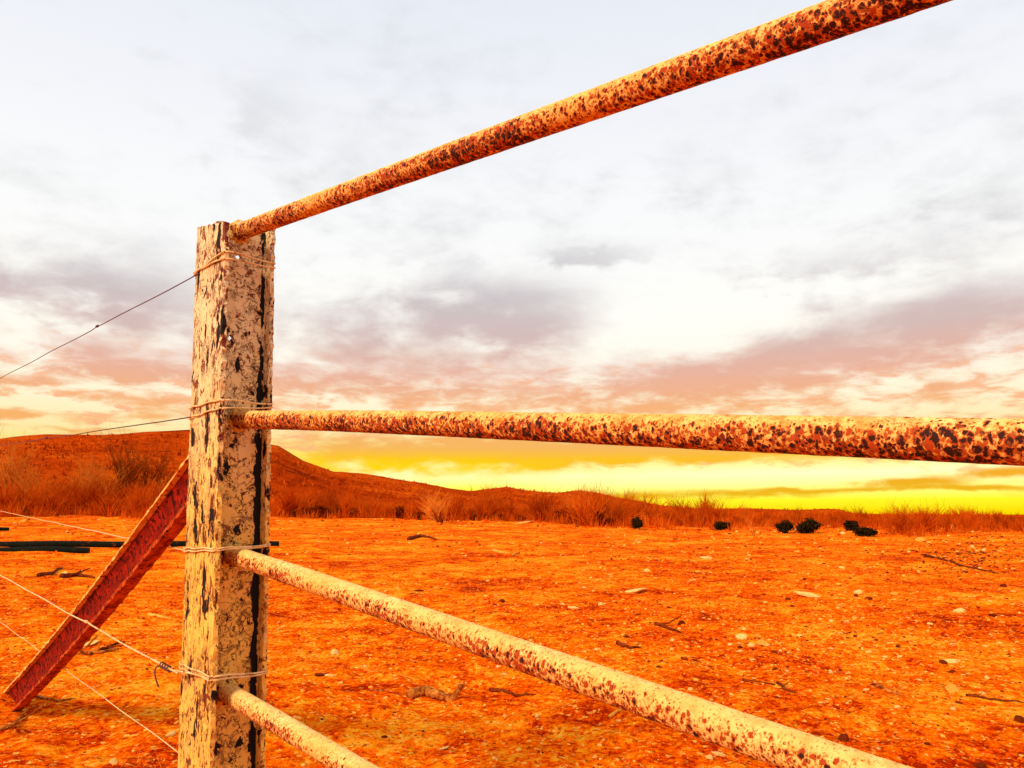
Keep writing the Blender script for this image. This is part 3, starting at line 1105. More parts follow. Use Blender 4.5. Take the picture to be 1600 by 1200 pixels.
a, b_ = loop_z(404, 419)
wire((306, 430), (0, 590), [(a, b_, b_ + .008, a + .012, 1, 0.0), (a + .020, b_ + .012, b_ + .014, a + .004, 1, 0.0)], 0.0016, M_DWIRE,
     'topmost fence wire, dark and thin against the grey sky, tied just under the post top', kinks=((1.0, 0.004),))
a, b_ = loop_z(625, 632)
a2, b2 = loop_z(638, 637)
wire((294, 652), (0, 695), [(a, b_, b_ + .004, a + .002, 1, 0.0), (a2, b2, b2 + .002, a2 - .004, 1, 0.0)], 0.0017, M_DWIRE,
     'fence wire crossing the sky just above the left hill crest, tied at the second rail', kinks=((1.7, 0.003),))
a, b_ = loop_z(857, 851)
a2, b2 = loop_z(860, 853)
wire((330, 868), (0, 797), [(a, b_, b_ + .002, a, 1, 0.0), (a2, b2, b2 - .002, a2 - .004, 1, 0.0)], 0.0021, M_WIRE,
     'fence wire passing behind the red brace, tied on the post above the third rail', loc=(0.095, 0.08), vp=(-150, 765))
a, b_ = loop_z(1063, 1052)
a2, b2 = loop_z(1057, 1049)
wire((273, 1050), (0, 897), [(a, b_, b_, a + .008, 1, 0.0), (a2, b2, b2 + .003, a2 + .010, 1, 0.0)], 0.0024, M_WIRE,
     'pale fence wire crossing in front of the red brace, coiled beside the post', kinks=((0.86, 0.004),), twist=(0.028, 0.11, 4.5, True))
wire((318, 1204), (0, 970), [], 0.0016, M_WIRE,
     'lowest fence wire, thin and pale, passing behind the foot half of the red brace', loc=(0.095, 0.08), vp=(-245, 790))


# ------------------------------------------------------------------ black pipes on the ground behind the post
def pipe(pa, pb, rad, label, droop=0.0):
    A, _ = on_ground(*pa)
    B, _ = on_ground(*pb)
    n = 60
    root_loc = A.copy()
    pts = []
    for i in range(n + 1):
        s = i / n
        q = A.lerp(B, s)
        q.z = gz(q.x, q.y) * 0.0 + A.z + (B.z - A.z) * s + rad * 0.8 + droop * math.sin(math.pi * s) + 0.01 * math.sin(s * 17)
        pts.append(q - root_loc)
    V, Fc = tube_arrays(pts, rad, 14, caps=False)
    n0 = len(V)
    Vi, Fi = tube_arrays(pts, rad * 0.86, 14, caps=False)
    o = link('pipe', mesh_from('pipe', [(V, Fc), (Vi, [f[::-1] for f in Fi])]), M_PIPE)
    o.location = root_loc
    tag(o, label, 'pipe', 'black pipes on the ground')
    # cut rims
    for end, nm in ((0, 'rim'), (n, 'rim')):
        ring = [tuple(V[end * 14 + k]) for k in range(14)] + [tuple(Vi[end * 14 + k]) for k in range(14)]
        f = [(k, (k + 1) % 14, 14 + (k + 1) % 14, 14 + k) for k in range(14)]
        link(nm, mesh_from(nm, [(ring, f)], False), M_CUT, o)
    return o


pipe((-260, 856), (436, 853), 0.066, 'long black pipe lying on the red ground, its end showing right of the post')
pipe((-300, 864), (139, 864), 0.066, 'shorter black pipe in front of the longer one, cut end left of the brace')
pipe((-200, 831), (13, 829), 0.06, 'short black pipe end at the left edge, farther off than the other pipes')


# ------------------------------------------------------------------ stones
def stone_mesh(seed, flat=0.7, sub=2, jag=0.32):
    bm = bmesh.new()
    bmesh.ops.create_icosphere(bm, subdivisions=sub, radius=0.5)
    rs = np.random.default_rng(seed)
    planes = []
    for _ in range(12):
        n = Vector(rs.normal(size=3)).normalized()
        planes.append((n, 0.20 + 0.20 * rs.random()))
    for v in bm.verts:
        for n, d in planes:
            k = v.co.dot(n)
            if k > d:
                v.co -= n * (k - d) * 0.85
        v.co *= 1 + jag * 0.28 * (rs.random() - 0.5)
        v.co.z *= flat
    me = bpy.data.meshes.new('stone')
    bm.to_mesh(me)
    bm.free()
    for p in me.polygons:
        p.use_smooth = False
    return me


STONES = {}
for key, mat in (('pale', M_PALE), ('tan', M_TAN), ('dark', M_DARK)):
    STONES[key] = []
    for k in range(5):
        me = stone_mesh(100 + k * 7 + len(key), (0.45, 0.6, 0.75, 0.5, 0.85)[k], 3, 0.25)
        me.materials.append(mat)
        STONES[key].append(me)


def stone(px, py, size, kind, label, group=None, shape=None, ratio=1.0, loc=None):
    if loc is None:
        q, t = on_ground(px, py)
        if q is None:
            return None
    else:
        q, t = loc
    me = STONES[kind][random.randrange(5) if shape is None else shape]
    o = bpy.data.objects.new('stone', me)
    COL.objects.link(o)
    s = size * t / F
    o.scale = (s * ratio, s * 0.9, s * (0.8 if ratio < 1.4 else 0.55))
    o.rotation_euler = (random.uniform(-.2, .2), random.uniform(-.2, .2), random.uniform(-.5, .5) if ratio > 1.3 else random.uniform(0, 6.28))
    o.location = (q.x, q.y, gz(q.x, q.y) + s * 0.05)
    tag(o, label, 'stone', group)
    return o


NAMED = [
    (525, 1021, 17, 'pale', 'rounded pale stone right of the post between the third and fourth rail', 2, 1.1),
    (505, 1055, 20, 'dark', 'dark flat stone touching a pale chip, below the rounded pale stone by the post', 0, 1.7),
    (515, 1056, 14, 'pale', 'small pale chip of stone touching a dark flat stone right of the post', 1, 1.4),
    (993, 925, 34, 'pale', 'broad flat pale stone in the middle of the red field', 0, 1.6),
    (1262, 931, 30, 'pale', 'long slab-like pale stone on the right of the field, under the second rail', 3, 2.0),
    (1341, 927, 15, 'pale', 'rounded pale stone immediately right of the long slab-like stone', 2, 1.0),
    (1357, 937, 15, 'dark', 'dark stone touching the rounded pale stone, right of the slab-like stone', 1, 1.1),
    (1157, 998, 20, 'pale', 'left stone of the pale cluster above the third rail', 2, 1.2),
    (1191, 1008, 26, 'tan', 'largest orange stone of the cluster above the third rail', 4, 1.1),
    (1176, 1010, 15, 'pale', 'small pale stone leaning on the largest orange stone of the cluster', 2, 1.0),
    (1141, 1008, 11, 'pale', 'small flat pale stone left of the cluster above the third rail', 1, 1.2),
    (1487, 1078, 24, 'tan', 'half dark orange stone on the lower right of the field', 4, 1.1),
    (1473, 1036, 12, 'dark', 'round dark stone beside a pale stone near the right edge', 2, 1.0),
    (1487, 1034, 20, 'pale', 'flat pale stone right of the round dark stone near the right edge', 1, 1.5),
    (1551, 963, 16, 'dark', 'dark stone alone high on the right side of the field', 3, 1.3),
    (1500, 956, 15, 'pale', 'pale stone left of the lone dark stone on the right side', 2, 1.2),
    (1103, 873, 20, 'pale', 'pale topped stone with dark underside, far in the field', 3, 1.5),
    (1012, 893, 12, 'pale', 'pale upright chip far out in the middle of the field', 2, 0.9),
    (896, 951, 20, 'pale', 'flat pale slab just above the third rail, left of the broad flat stone', 3, 1.6),
    (880, 945, 9, 'pale', 'small rounded pale stone next to the flat slab above the third rail', 2, 1.0),
    (940, 945, 12, 'pale', 'small pale stone between the flat slab and the broad flat stone', 2, 1.2),
    (1064, 976, 16, 'dark', 'round dark red stone beside dark twigs in mid field', 4, 1.0),
    (993, 1007, 11, 'tan', 'small orange stone just above the third rail in mid field', 2, 1.0),
    (1080, 1078, 11, 'pale', 'small pale stone resting close above the third rail toward the right', 2, 1.1),
    (789, 1054, 11, 'pale', 'oval pale pebble below the third rail, right of the forked branch', 1, 1.4),
    (790, 1120, 8, 'pale', 'pale pebble on its own below the third rail, right of center', 2, 1.0),
    (838, 1120, 8, 'pale', 'pale pebble right of another alike one below the third rail', 2, 1.0),
    (695, 1169, 14, 'pale', 'flat pale pebble at the bottom below the forked branch', 0, 1.6),
    (823, 818, 24, 'pale', 'flat whitish stone at the far edge of the field by the brush', 0, 1.7),
    (1357, 838, 12, 'pale', 'round whitish stone in front of the dark round bushes', 4, 1.0),
    (1484, 829, 24, 'tan', 'pointed orange boulder at the far right edge of the field', 2, 1.2),
    (1317, 834, 9, 'pale', 'small pale stone under the black bushes at the field edge', 2, 1.0),
    (1122, 1180, 24, 'pale', 'pale flat stone below the third rail at the bottom', 3, 1.4),
    (1108, 1185, 15, 'pale', 'white pebble at the bottom left of the flat stone below the third rail', 1, 1.1),
    (1320, 1157, 20, 'dark', 'dark brown stone just above the third rail near the bottom right', 4, 1.2),
    (1594, 1127, 18, 'dark', 'dark stone at the right edge in the lower field', 2, 1.0),
    (1532, 1198, 16, 'dark', 'dark stone at the bottom edge right of the third rail', 2, 1.2),
    (988, 1113, 16, 'dark', 'dark lump of earth touching the underside of the third rail', 2, 1.2),
    (142, 1006, 22, 'pale', 'flat pale stone right of the brace among dead twigs', 0, 1.5),
    (177, 1191, 15, 'pale', 'oval white stone at the bottom left below the wires', 1, 1.3),
    (267, 1148, 14, 'pale', 'pale stone against the left side of the post near the bottom', 2, 1.2),
    (38, 815, 12, 'tan', 'round orange stone before the left brush, above the wires', 4, 1.0),
    (100, 897, 10, 'pale', 'upright pale chip among dead sticks left of the brace', 2, 0.8),
    (212, 802, 34, 'tan', 'long pale slab lying at the foot of the left brush', 0, 2.6),
    (600, 1152, 10, 'dark', 'small dark clod at lower left between the post and forked branch', 1, 1.2),
    (783, 940, 12, 'dark', 'dark red clod just above the third rail, left half of field', 2, 1.2),
    (653, 924, 14, 'dark', 'dark chip above the third rail right of the post', 1, 1.5),
    (1315, 888, 12, 'pale', 'pale stone with dark base below the second rail at far right', 3, 1.3),
    (1440, 846, 18, 'tan', 'orange stone on the rough ground right of the round bushes', 2, 1.3),
]
for (px, py, sz, kd, lb, shp, ratio) in NAMED:
    stone(px, py, sz, kd, lb, None, shp, ratio)

# more stones of the field, thickest in the patch on the right
cnt = {'pale': 0, 'tan': 0, 'dark': 0}
LBL = {'pale': 'small pale stone, one of many alike strewn over the red field',
       'tan': 'small orange stone, one of many alike strewn over the red field',
       'dark': 'small dark red stone, one of many alike strewn over the red field'}
for i in range(190):
    if random.random() < 0.5:
        px, py = random.gauss(1300, 160), random.gauss(1010, 50)
    else:
        px, py = random.uniform(430, 1600), 845 + 350 * random.random() ** 1.3
    if not (430 < px < 1600 and 842 < py < 1198):
        continue
    kd = random.choices(['pale', 'tan', 'dark'], [5, 4, 2])[0]
    stone(px, py, random.uniform(4.5, 11) * (0.75 if py < 900 else 1.0), kd, LBL[kd], kd + ' stones strewn over the field', None, random.uniform(0.9, 1.5))


def gravel(name, n, mat, seed, smin, smax):
    rs = np.random.default_rng(seed)
    bm = bmesh.new()
    bmesh.ops.create_icosphere(bm, subdivisions=1, radius=0.5)
    bv = np.array([v.co[:] for v in bm.verts])
    bf = np.array([[v.index for v in f.verts] for f in bm.faces])
    bm.free()
    px = np.where(rs.random(n) < 0.35, rs.normal(1250, 230, n), rs.uniform(-60, 1680, n))
    yy = np.where(rs.random(n) < 0.25, rs.normal(1000, 45, n), 820 + 420 * rs.random(n) ** 1.7)
    yy = np.clip(yy, 818, 1300)
    if name == 'dark_clods':
        k = n // 4
        px[:k] = rs.normal(1510, 60, k)
        yy[:k] = rs.normal(878, 17, k)
    # rays to a flat plane, then dropped on the ground
    x = (px - 800) / F
    u = (600 - yy) / F
    dy = math.cos(P) - u * math.sin(P)
    dz = math.sin(P) + u * math.cos(P)
    t = -H / dz
    X, Y = x * t, dy * t
    ok = (dz < 0) & (np.hypot(X, Y) < 60)
    X, Y, t = X[ok], Y[ok], t[ok]
    n = len(X)
    Zg = ground_z(X, Y)
    s = t / F * (smin + (smax - smin) * rs.random(n) ** 2.5)
    sc = np.stack([s * rs.uniform(.8, 1.7, n), s * rs.uniform(.8, 1.2, n), s * rs.uniform(.4, .8, n)], -1)
    an = rs.uniform(0, 6.28, n)
    V = bv[None] * (1 + 0.5 * (rs.random((n, len(bv), 1)) - 0.5)) * sc[:, None, :]
    c, si = np.cos(an)[:, None], np.sin(an)[:, None]
    Vx = V[..., 0] * c - V[..., 1] * si
    Vy = V[..., 0] * si + V[..., 1] * c
    V = np.stack([Vx + X[:, None], Vy + Y[:, None], V[..., 2] + (Zg + s * 0.12)[:, None]], -1).reshape(-1, 3)
    Fc = (bf[None] + (np.arange(n) * len(bv))[:, None, None]).reshape(-1, 3)
    o = link(name, mesh_np(name, V, Fc, False), mat)
    tag(o, kind='stuff')
    return o


M_GRIT = mat_plain('orange_grit', (0.86, 0.32, 0.03), (0.92, 0.48, 0.11), 22, 0.95, 0.05)
tag(gravel('pale_gravel', 3000, M_GRIT, 31, 1.5, 6.0), 'fine pale gravel strewn over the red dirt', 'gravel')
M_CLOD = mat_plain('red_earth_clods', (0.62, 0.045, 0.001), (0.93, 0.17, 0.003), 7, 1.0, 0.0)
tag(gravel('orange_gravel', 14000, M_CLOD, 32, 1.5, 8.0), 'crumbs and clods of orange earth strewn over the red dirt', 'gravel')
tag(gravel('dark_clods', 4200, M_DARK, 33, 1.2, 5.0), 'small dark clods of earth strewn over the red dirt', 'clods')


# ------------------------------------------------------------------ sticks and dead branches on the ground
def stick(pixels, w, mat, label, lift=None, fork=None, cat='branch', name='dead_branch'):
    """a dead stick lying along photo pixels; w = thickness in pixels; lift = heights in pixels at each point"""
    P3 = []
    t0 = None
    for k, (px, py) in enumerate(pixels):
        q, t = on_ground(px, py)
        if lift and lift[k] and P3:
            q = P3[-1][0].copy()
            t = P3[-1][1]
            dxp = (px - pixels[k - 1][0]) * t / F
            q = q + Vector((dxp, 0.3 * dxp, lift[k] * t / F))
        P3.append((q, t))
    org = P3[0][0].copy()
    pts, rad = [], []
    m = len(P3)
    rs = random.Random(int(sum(p[0] for p in pixels)))
    for k in range(m - 1):
        for s in np.linspace(0, 1, 7)[:-1]:
            q = P3[k][0].lerp(P3[k + 1][0], s)
            tt = P3[k][1]
            r = 0.5 * w * tt / F * (1 - 0.55 * (k + s) / (m - 1))
            lf = (lift[k] if lift else 0) or 0
            if not lift or not (lift[k] or lift[min(k + 1, m - 1)]):
                q.z = max(q.z, gz(q.x, q.y)) + r * 0.7
            j = r * 0.14
            pts.append(q - org + Vector((rs.uniform(-j, j), rs.uniform(-j, j), rs.uniform(-j, j) * .6)))
            rad.append(r * rs.uniform(0.9, 1.08))
    pts.append(P3[-1][0] - org + Vector((0, 0, rad[-1] * 0.6)))
    rad.append(rad[-1] * 0.4)
    parts = [tube_arrays(pts, rad, 7, jitter=0.05, rng=rs)]
    for _ in range(fork or 0):
        k = rs.randrange(1, max(2, len(pts) - 2))
        d = (pts[min(k + 1, len(pts) - 1)] - pts[k - 1]).normalized()
        sd = Vector((rs.uniform(-1, 1), rs.uniform(-.6, .6), rs.uniform(.1, .7)))
        ln = rad[k] * rs.uniform(5, 14)
        pp = [pts[k], pts[k] + (d * .6 + sd * .5) * ln * .5, pts[k] + (d * .4 + sd) * ln]
        parts.append(tube_arrays(pp, [rad[k] * .6, rad[k] * .45, rad[k] * .2], 5))
    o = link(name, mesh_from(name, parts), mat)
    o.location = org
    tag(o, label, cat)
    return o


stick([(640, 1091), (665, 1086), (690, 1092), (703, 1096), (712, 1084), (722, 1070)], 16, M_WOOD, 'thick bent branch with one raised end lying right of the post, below the third rail', lift=[0, 0, 0, 0, 11, 14])
stick([(638, 844), (655, 839), (668, 840), (682, 844)], 6, M_DWOOD, 'dark arched stick far out in the field right of the post')
stick([(1023, 976), (1040, 981), (1064, 989)], 6, M_DWOOD, 'dark straight twig in mid field beside the round dark red stone', fork=1)
stick([(765, 1080), (785, 1080), (805, 1088), (838, 1086)], 6, M_DWOOD, 'thin dark twig right of the bent branch below the third rail', fork=2)
stick([(964, 1007), (985, 1014), (1001, 1012)], 6, M_DWOOD, 'short dark stick just above the third rail next to an orange stone', fork=1)
stick([(1065, 1030), (1080, 1032), (1096, 1036)], 4, M_DWOOD, 'thin dark stick lying close above the third rail in mid field')
stick([(1160, 1064), (1185, 1066), (1215, 1071)], 3.5, M_DWOOD, 'long dark low stick on the right above the third rail')
stick([(1215, 1069), (1226, 1078), (1246, 1084)], 5, M_DWOOD, 'dark forked stick on the lower right of the field', fork=2)
stick([(1372, 1073), (1385, 1080), (1410, 1088)], 6, M_WOOD, 'pale slanting stick in the stony patch on the right', fork=1)
stick([(1510, 1088), (1545, 1094), (1600, 1099)], 4, M_DWOOD, 'long dark root-like stick running to the right edge', fork=1)
stick([(60, 901), (82, 897), (98, 888)], 6, M_DWOOD, 'dark stick left of the brace beside an upright pale chip')
stick([(95, 903), (120, 900), (148, 904)], 7, M_DWOOD, 'dark knobbly stick touching the left edge of the brace', fork=2)
stick([(105, 1018), (130, 1023), (160, 1021), (186, 1014)], 7, M_WOOD, 'gnarled branch on the ground right of the brace, between two wires', fork=4)
stick([(140, 1024), (165, 1015), (182, 1006), (196, 1004)], 5, M_DWOOD, 'dark crooked twig lying over the gnarled branch', fork=2)
stick([(0, 1142), (15, 1138), (27, 1128), (40, 1112)], 7, M_WOOD, 'pale curved stick at the left edge under the brace foot', fork=1)
stick([(232, 962), (250, 965), (268, 968)], 5, M_STRAW, 'pale straight splinter left of the post above the twist')
stick([(58, 1090), (88, 1096), (118, 1092)], 4, M_WOOD, 'thin dry twig in the litter at the foot of the brace', fork=3)
stick([(770, 862), (800, 869), (812, 862)], 5, M_STRAW, 'pale bent straw far out in mid field', fork=1)
stick([(953, 1122), (962, 1115), (972, 1110)], 6, M_STRAW, 'short pale stub of wood under the third rail')
stick([(1445, 868), (1475, 876), (1510, 886), (1560, 896)], 3, M_DWOOD, 'dark long stick low on the rough ground at far right', fork=1)


# ------------------------------------------------------------------ dry plants
def grow(rs, p, d, ln, r, depth, parts_v, parts_f, cfg):
    """recursive twig: three-sided tapering prisms appended to flat lists"""
    n = 3 if depth > 1 else 2
    q = p
    dirv = d
    for s in range(n):
        dirv = (dirv + Vector((rs.gauss(0, cfg['wig']), rs.gauss(0, cfg['wig']), rs.gauss(cfg['lift'], cfg['wig'] * .6)))).normalized()
        q2 = q + dirv * (ln / n)
        r1 = r * (1 - 0.22 * s)
        r2 = r * (1 - 0.22 * (s + 1))
        a = dirv.orthogonal().normalized()
        b = dirv.cross(a)
        o = len(parts_v)
        for (pp, rr) in ((q, r1), (q2, r2)):
            for k in range(3):
                th = 2.094 * k
                parts_v.append(tuple(pp + a * (math.cos(th) * rr) + b * (math.sin(th) * rr)))
        for k in range(3):
            l = (k + 1) % 3
            parts_f.append((o + k, o + l, o + 3 + l, o + 3 + k))
        q = q2
        if depth > 0:
            for _ in range(cfg['kids']):
                if rs.random() < cfg['pk']:
                    nd = (dirv + Vector((rs.gauss(0, cfg['spr']), rs.gauss(0, cfg['spr']), rs.gauss(0.1, cfg['spr'] * .5)))).normalized()
                    grow(rs, q, nd, ln * rs.uniform(.45, .8), r2 * 0.62, depth - 1, parts_v, parts_f, cfg)


def plant(seed, stems, ln, r, depth, cfg, lean=0.5):
    rs = random.Random(seed)
    tv, tf, cv, cf = [], [], [], []
    for s in range(stems):
        a = rs.uniform(0, 6.283)
        k = rs.uniform(0, lean)
        d = Vector((math.cos(a) * k, math.sin(a) * k, 1)).normalized()
        p = Vector((math.cos(a) * .1 * k, math.sin(a) * .1 * k, -0.05))
        # first length is the stem (trunk), the rest the crown
        n = 3
        q = p
        L = ln * rs.uniform(.7, 1.1)
        for i in range(n):
            d = (d + Vector((rs.gauss(0, .12), rs.gauss(0, .12), .05))).normalized()
            q2 = q + d * (L / n)
            r1, r2 = r * (1 - .2 * i), r * (1 - .2 * (i + 1))
            A = d.orthogonal().normalized()
            B = d.cross(A)
            o = len(tv)
            for (pp, rr) in ((q, r1), (q2, r2)):
                for k3 in range(4):
                    th = 1.5708 * k3
                    tv.append(tuple(pp + A * (math.cos(th) * rr) + B * (math.sin(th) * rr)))
            for k3 in range(4):
                l = (k3 + 1) % 4
                tf.append((o + k3, o + l, o + 4 + l, o + 4 + k3))
            q = q2
            for _ in range(cfg['kids'] + (1 if i == n - 1 else 0)):
                nd = (d + Vector((rs.gauss(0, cfg['spr']), rs.gauss(0, cfg['spr']), rs.gauss(.1, .2)))).normalized()
                grow(rs, q, nd, L * rs.uniform(.5, .85), r2 * .6, depth - 1, cv, cf, cfg)
    tv, cv = np.array(tv), np.array(cv)
    top = max(tv[:, 2].max(), np.percentile(cv[:, 2], 99.5) if len(cv) else 0)
    return tv / top, tf, cv / top, cf, top


BUSH = dict(wig=.16, lift=.03, kids=2, pk=.75, spr=.42)
TREE = dict(wig=.14, lift=.05, kids=2, pk=.85, spr=.46)


def proto_mesh(name, v, f, mat):
    me = mesh_np(name, v, np.array(f), False)
    me.materials.append(mat)
    return me


def leafy(seed, n, wide=0.65, size=0.085):
    """round leafy bush of unit height: many small leaf faces in lumpy clusters"""
    rs = np.random.default_rng(seed)
    cl = rs.normal(size=(26, 3))
    cl = cl / np.linalg.norm(cl, axis=1)[:, None] * rs.uniform(.2, 1, (26, 1)) * [wide * .55, wide * .55, .42] + [0, 0, .45]
    k = rs.integers(0, 26, n)
    c = cl[k] + rs.normal(size=(n, 3)) * [.10, .10, .095]
    c[:, 2] = np.clip(c[:, 2], 0.02, 1.0)
    a = rs.normal(size=(n, 3))
    a /= np.linalg.norm(a, axis=1)[:, None]
    b = np.cross(a, rs.normal(size=(n, 3)))
    b /= np.linalg.norm(b, axis=1)[:, None]
    s = (size * rs.uniform(.5, 1.2, n))[:, None]
    V = np.stack([c - a * s, c + b * s * .5, c + a * s, c - b * s * .5], 1).reshape(-1, 3)
    Fc = np.arange(n * 4).reshape(-1, 4)
    return V, Fc


# brush: dense low twiggy bushes, one mesh each (a dozen sorts), copied along the far edge of the field
BPROTO = []
for k in range(7):
    tv, tf, cv, cf, _ = plant(200 + k, 13, 0.55, 0.026, 2, BUSH, 1.0)
    V = np.concatenate([tv, cv])
    f = list(tf) + [tuple(i + len(tv) for i in q) for q in cf]
    BPROTO.append(proto_mesh('dry_bush', V, f, M_TWIG))
RPROTO = []
for k in range(3):
    V, f = leafy(300 + k, 1100, 0.9, 0.08)
    RPROTO.append(proto_mesh('brown_bush', V, f, M_RLEAF))


def place_bush(protos, px, r, height, label, cat, group, name, wide=1.0):
    az = math.atan((px - 800) / F * math.cos(P))
    x, y = r * math.sin(az), r * math.cos(az)
    o = bpy.data.objects.new(name, random.choice(protos))
    COL.objects.link(o)
    o.location = (x, y, gz(x, y) - 0.03)
    o.scale = (height * wide, height * wide, height)
    o.rotation_euler = (0, 0, random.uniform(0, 6.28))
    tag(o, label, cat, group)
    return o


def edge_r(px):
    return float(np.interp(px, EDGE_PX, EDGE_R))


for i in range(250):
    px = -80 + 1760 * (i + random.random()) / 250
    row = random.random()
    r = edge_r(px) + 4 * math.sin(px * .021) * math.sin(px * .0057) + 24 * row ** 1.4
    if 930 < px < 1400 and row < 0.3:
        r += 9
    h = random.uniform(1.0, 2.1) * (1.0 if px < 1150 else 0.60)
    h *= 0.55 + 1.0 * (MN.noise((px / 38.0, 3.3, row)) * .8 + .45)
    place_bush(BPROTO, px, r, max(h, .35), 'dry orange twiggy bush, one of the many that hedge the far edge of the field', 'bush',
               'dry bushes along the far edge of the field', 'dry_bush', random.uniform(.8, 1.4))
for i in range(80):
    px = random.choice([random.gauss(500, 50), random.gauss(610, 40), random.gauss(765, 40), random.uniform(430, 1060), random.uniform(0, 290), random.uniform(840, 1000)])
    r = edge_r(px) + 4 * math.sin(px * .021) * math.sin(px * .0057) + random.uniform(0.5, 9)
    place_bush(RPROTO, px, r, random.uniform(.3, .85), 'low dark brown bush, one of many under the dry twiggy bushes', 'bush',
               'dark brown bushes under the dry brush', 'brown_bush', random.uniform(.9, 2.2))

# the nearly black leafy bushes in front of the brush, on the right
for (px, py, hpx, wide, lb) in [
    (1227, 833, 21, 1.25, 'black-green round bush, left one of the pair touching under the second rail'),
    (1263, 833, 26, 1.35, 'largest black-green round bush, right one of the touching pair on the right'),
    (1332, 829, 19, 1.0, 'small upright dark bush between the pair of black bushes and a low broad one'),
    (1353, 838, 17, 1.7, 'low broad black bush beside the round whitish stone'),
    (1130, 830, 17, 1.5, 'low dark bush alone in the bare gap right of the field middle'),
    (996, 827, 22, .8, 'narrow dark bush at the left end of the bare gap'),
    (918, 819, 20, 1.2, 'dark bush under the small bare tree on the skyline'),
    (900, 816, 16, 1.2, 'smaller dark bush left of the one under the skyline tree'),
]:
    q, t = on_ground(px, py)
    hh = hpx * t / F
    V, f = leafy(int(px), 3000, 0.8, 0.07)
    root = link('dark_bush', proto_mesh('dark_bush', V, f, M_LEAF))
    root.location = (q.x, q.y, q.z - .03)
    root.scale = (hh * wide, hh * wide, hh)
    tag(root, lb, 'bush')


def tree(px, py, hpx, seed, stems, mat, label, depth=3, lean=.5, wide=1.0, name='bare_tree', cat='tree', r=None, rad=0.036, cfg=TREE):
    q, t = on_ground(px, py)
    if r is not None:
        az = math.atan((px - 800) / F * math.cos(P))
        x, y = r * math.sin(az), r * math.cos(az)
        q, t = Vector((x, y, gz(x, y))), r
    hh = hpx * t / F
    tv, tf, cv, cf, _ = plant(seed, stems, .5, rad, depth, cfg, lean)
    root = bpy.data.objects.new(name, None)
    COL.objects.link(root)
    root.location = (q.x, q.y, q.z - .05)
    root.scale = (hh * wide, hh * wide, hh)
    root.empty_display_size = .2
    tag(root, label, cat)
    link('trunk', proto_mesh('trunk', tv, tf, M_BARK), None, root)
    link('crown', proto_mesh('crown', cv, cf, mat), None, root)
    return root


tree(30, 800, 112, 401, 6, M_TREE, 'tall pale bare tree at the left edge in front of the hill', 3, .8, 1.0)
tree(68, 804, 62, 411, 8, M_TREE, 'low wide bare shrub between the left edge tree and the forked pale tree', 3, 1.0, 1.1)
tree(142, 803, 90, 402, 5, M_TREE, 'pale bare tree with forked stems in the middle of the left brush', 3, .7, .9)
tree(188, 800, 118, 403, 4, M_DTREE, 'tall dull brown bare tree with a dark trunk, left of the brace top', 3, .45, .8)
tree(228, 797, 100, 404, 5, M_DTREE, 'dull brown bare tree just left of the post, behind the brace', 3, .6, .9)
tree(112, 803, 60, 412, 7, M_TREE, 'low pale bare shrub left of the forked pale tree', 3, .9, 1.1)
tree(265, 800, 52, 405, 6, M_TREE, 'low bare shrub touching the left side of the post from behind', 3, .9, 1.2)
tree(914, 800, 62, 406, 3, M_TREE, 'small bare tree standing up against the yellow sky on the middle skyline', 3, .5, .9, r=66, rad=.03)
tree(1180, 838, 44, 407, 5, M_TREE, 'thin spiky bare shrub in the bare gap right of the low dark bush', 2, .9, 1.1, rad=.012)
tree(1240, 806, 30, 408, 5, M_DTREE, 'sparse twiggy shrub against the yellow sky above the black bushes', 2, .9, 1.4, r=55, rad=.012)
tree(1268, 806, 28, 409, 4, M_DTREE, 'second sparse shrub on the skyline right of the first, above the largest black bush', 2, 1.0, 1.3, r=56, rad=.012)
tree(1565, 818, 14, 410, 3, M_BARK, 'tiny flat topped tree far off on the right skyline', 2, .7, 1.6, r=150, rad=.02)
tree(905, 806, 40, 421, 8, M_TREE, 'broad dry shrub at the foot of the small skyline tree', 3, 1.0, 1.2, r=60)
tree(690, 818, 56, 422, 9, M_TREE, 'tallest feathery dry shrub below the dip of the skyline', 3, .8, 1.2)

# two dark shrubs in the left brush
for (px, py, hpx, lb) in [(94, 776, 26, 'dark round shrub on the slope in the middle of the left trees'), (72, 806, 14, 'small dark shrub at the base of the left brush'), (193, 790, 26, 'dark shrub at the foot of the dull brown tree')]:
    V, f = leafy(int(px) + 5, 900, .7, .06)
    az = math.atan((px - 800) / F * math.cos(P))
    r = 58.0 if py < 795 else 48
    root = link('dark_bush', proto_mesh('dark_bush', V, f, M_RLEAF))
    x, y = r * math.sin(az), r * math.cos(az)
    root.location = (x, y, gz(x, y))
    hh = hpx * r / F
    root.scale = (hh, hh, hh)
    tag(root, lb, 'bush')


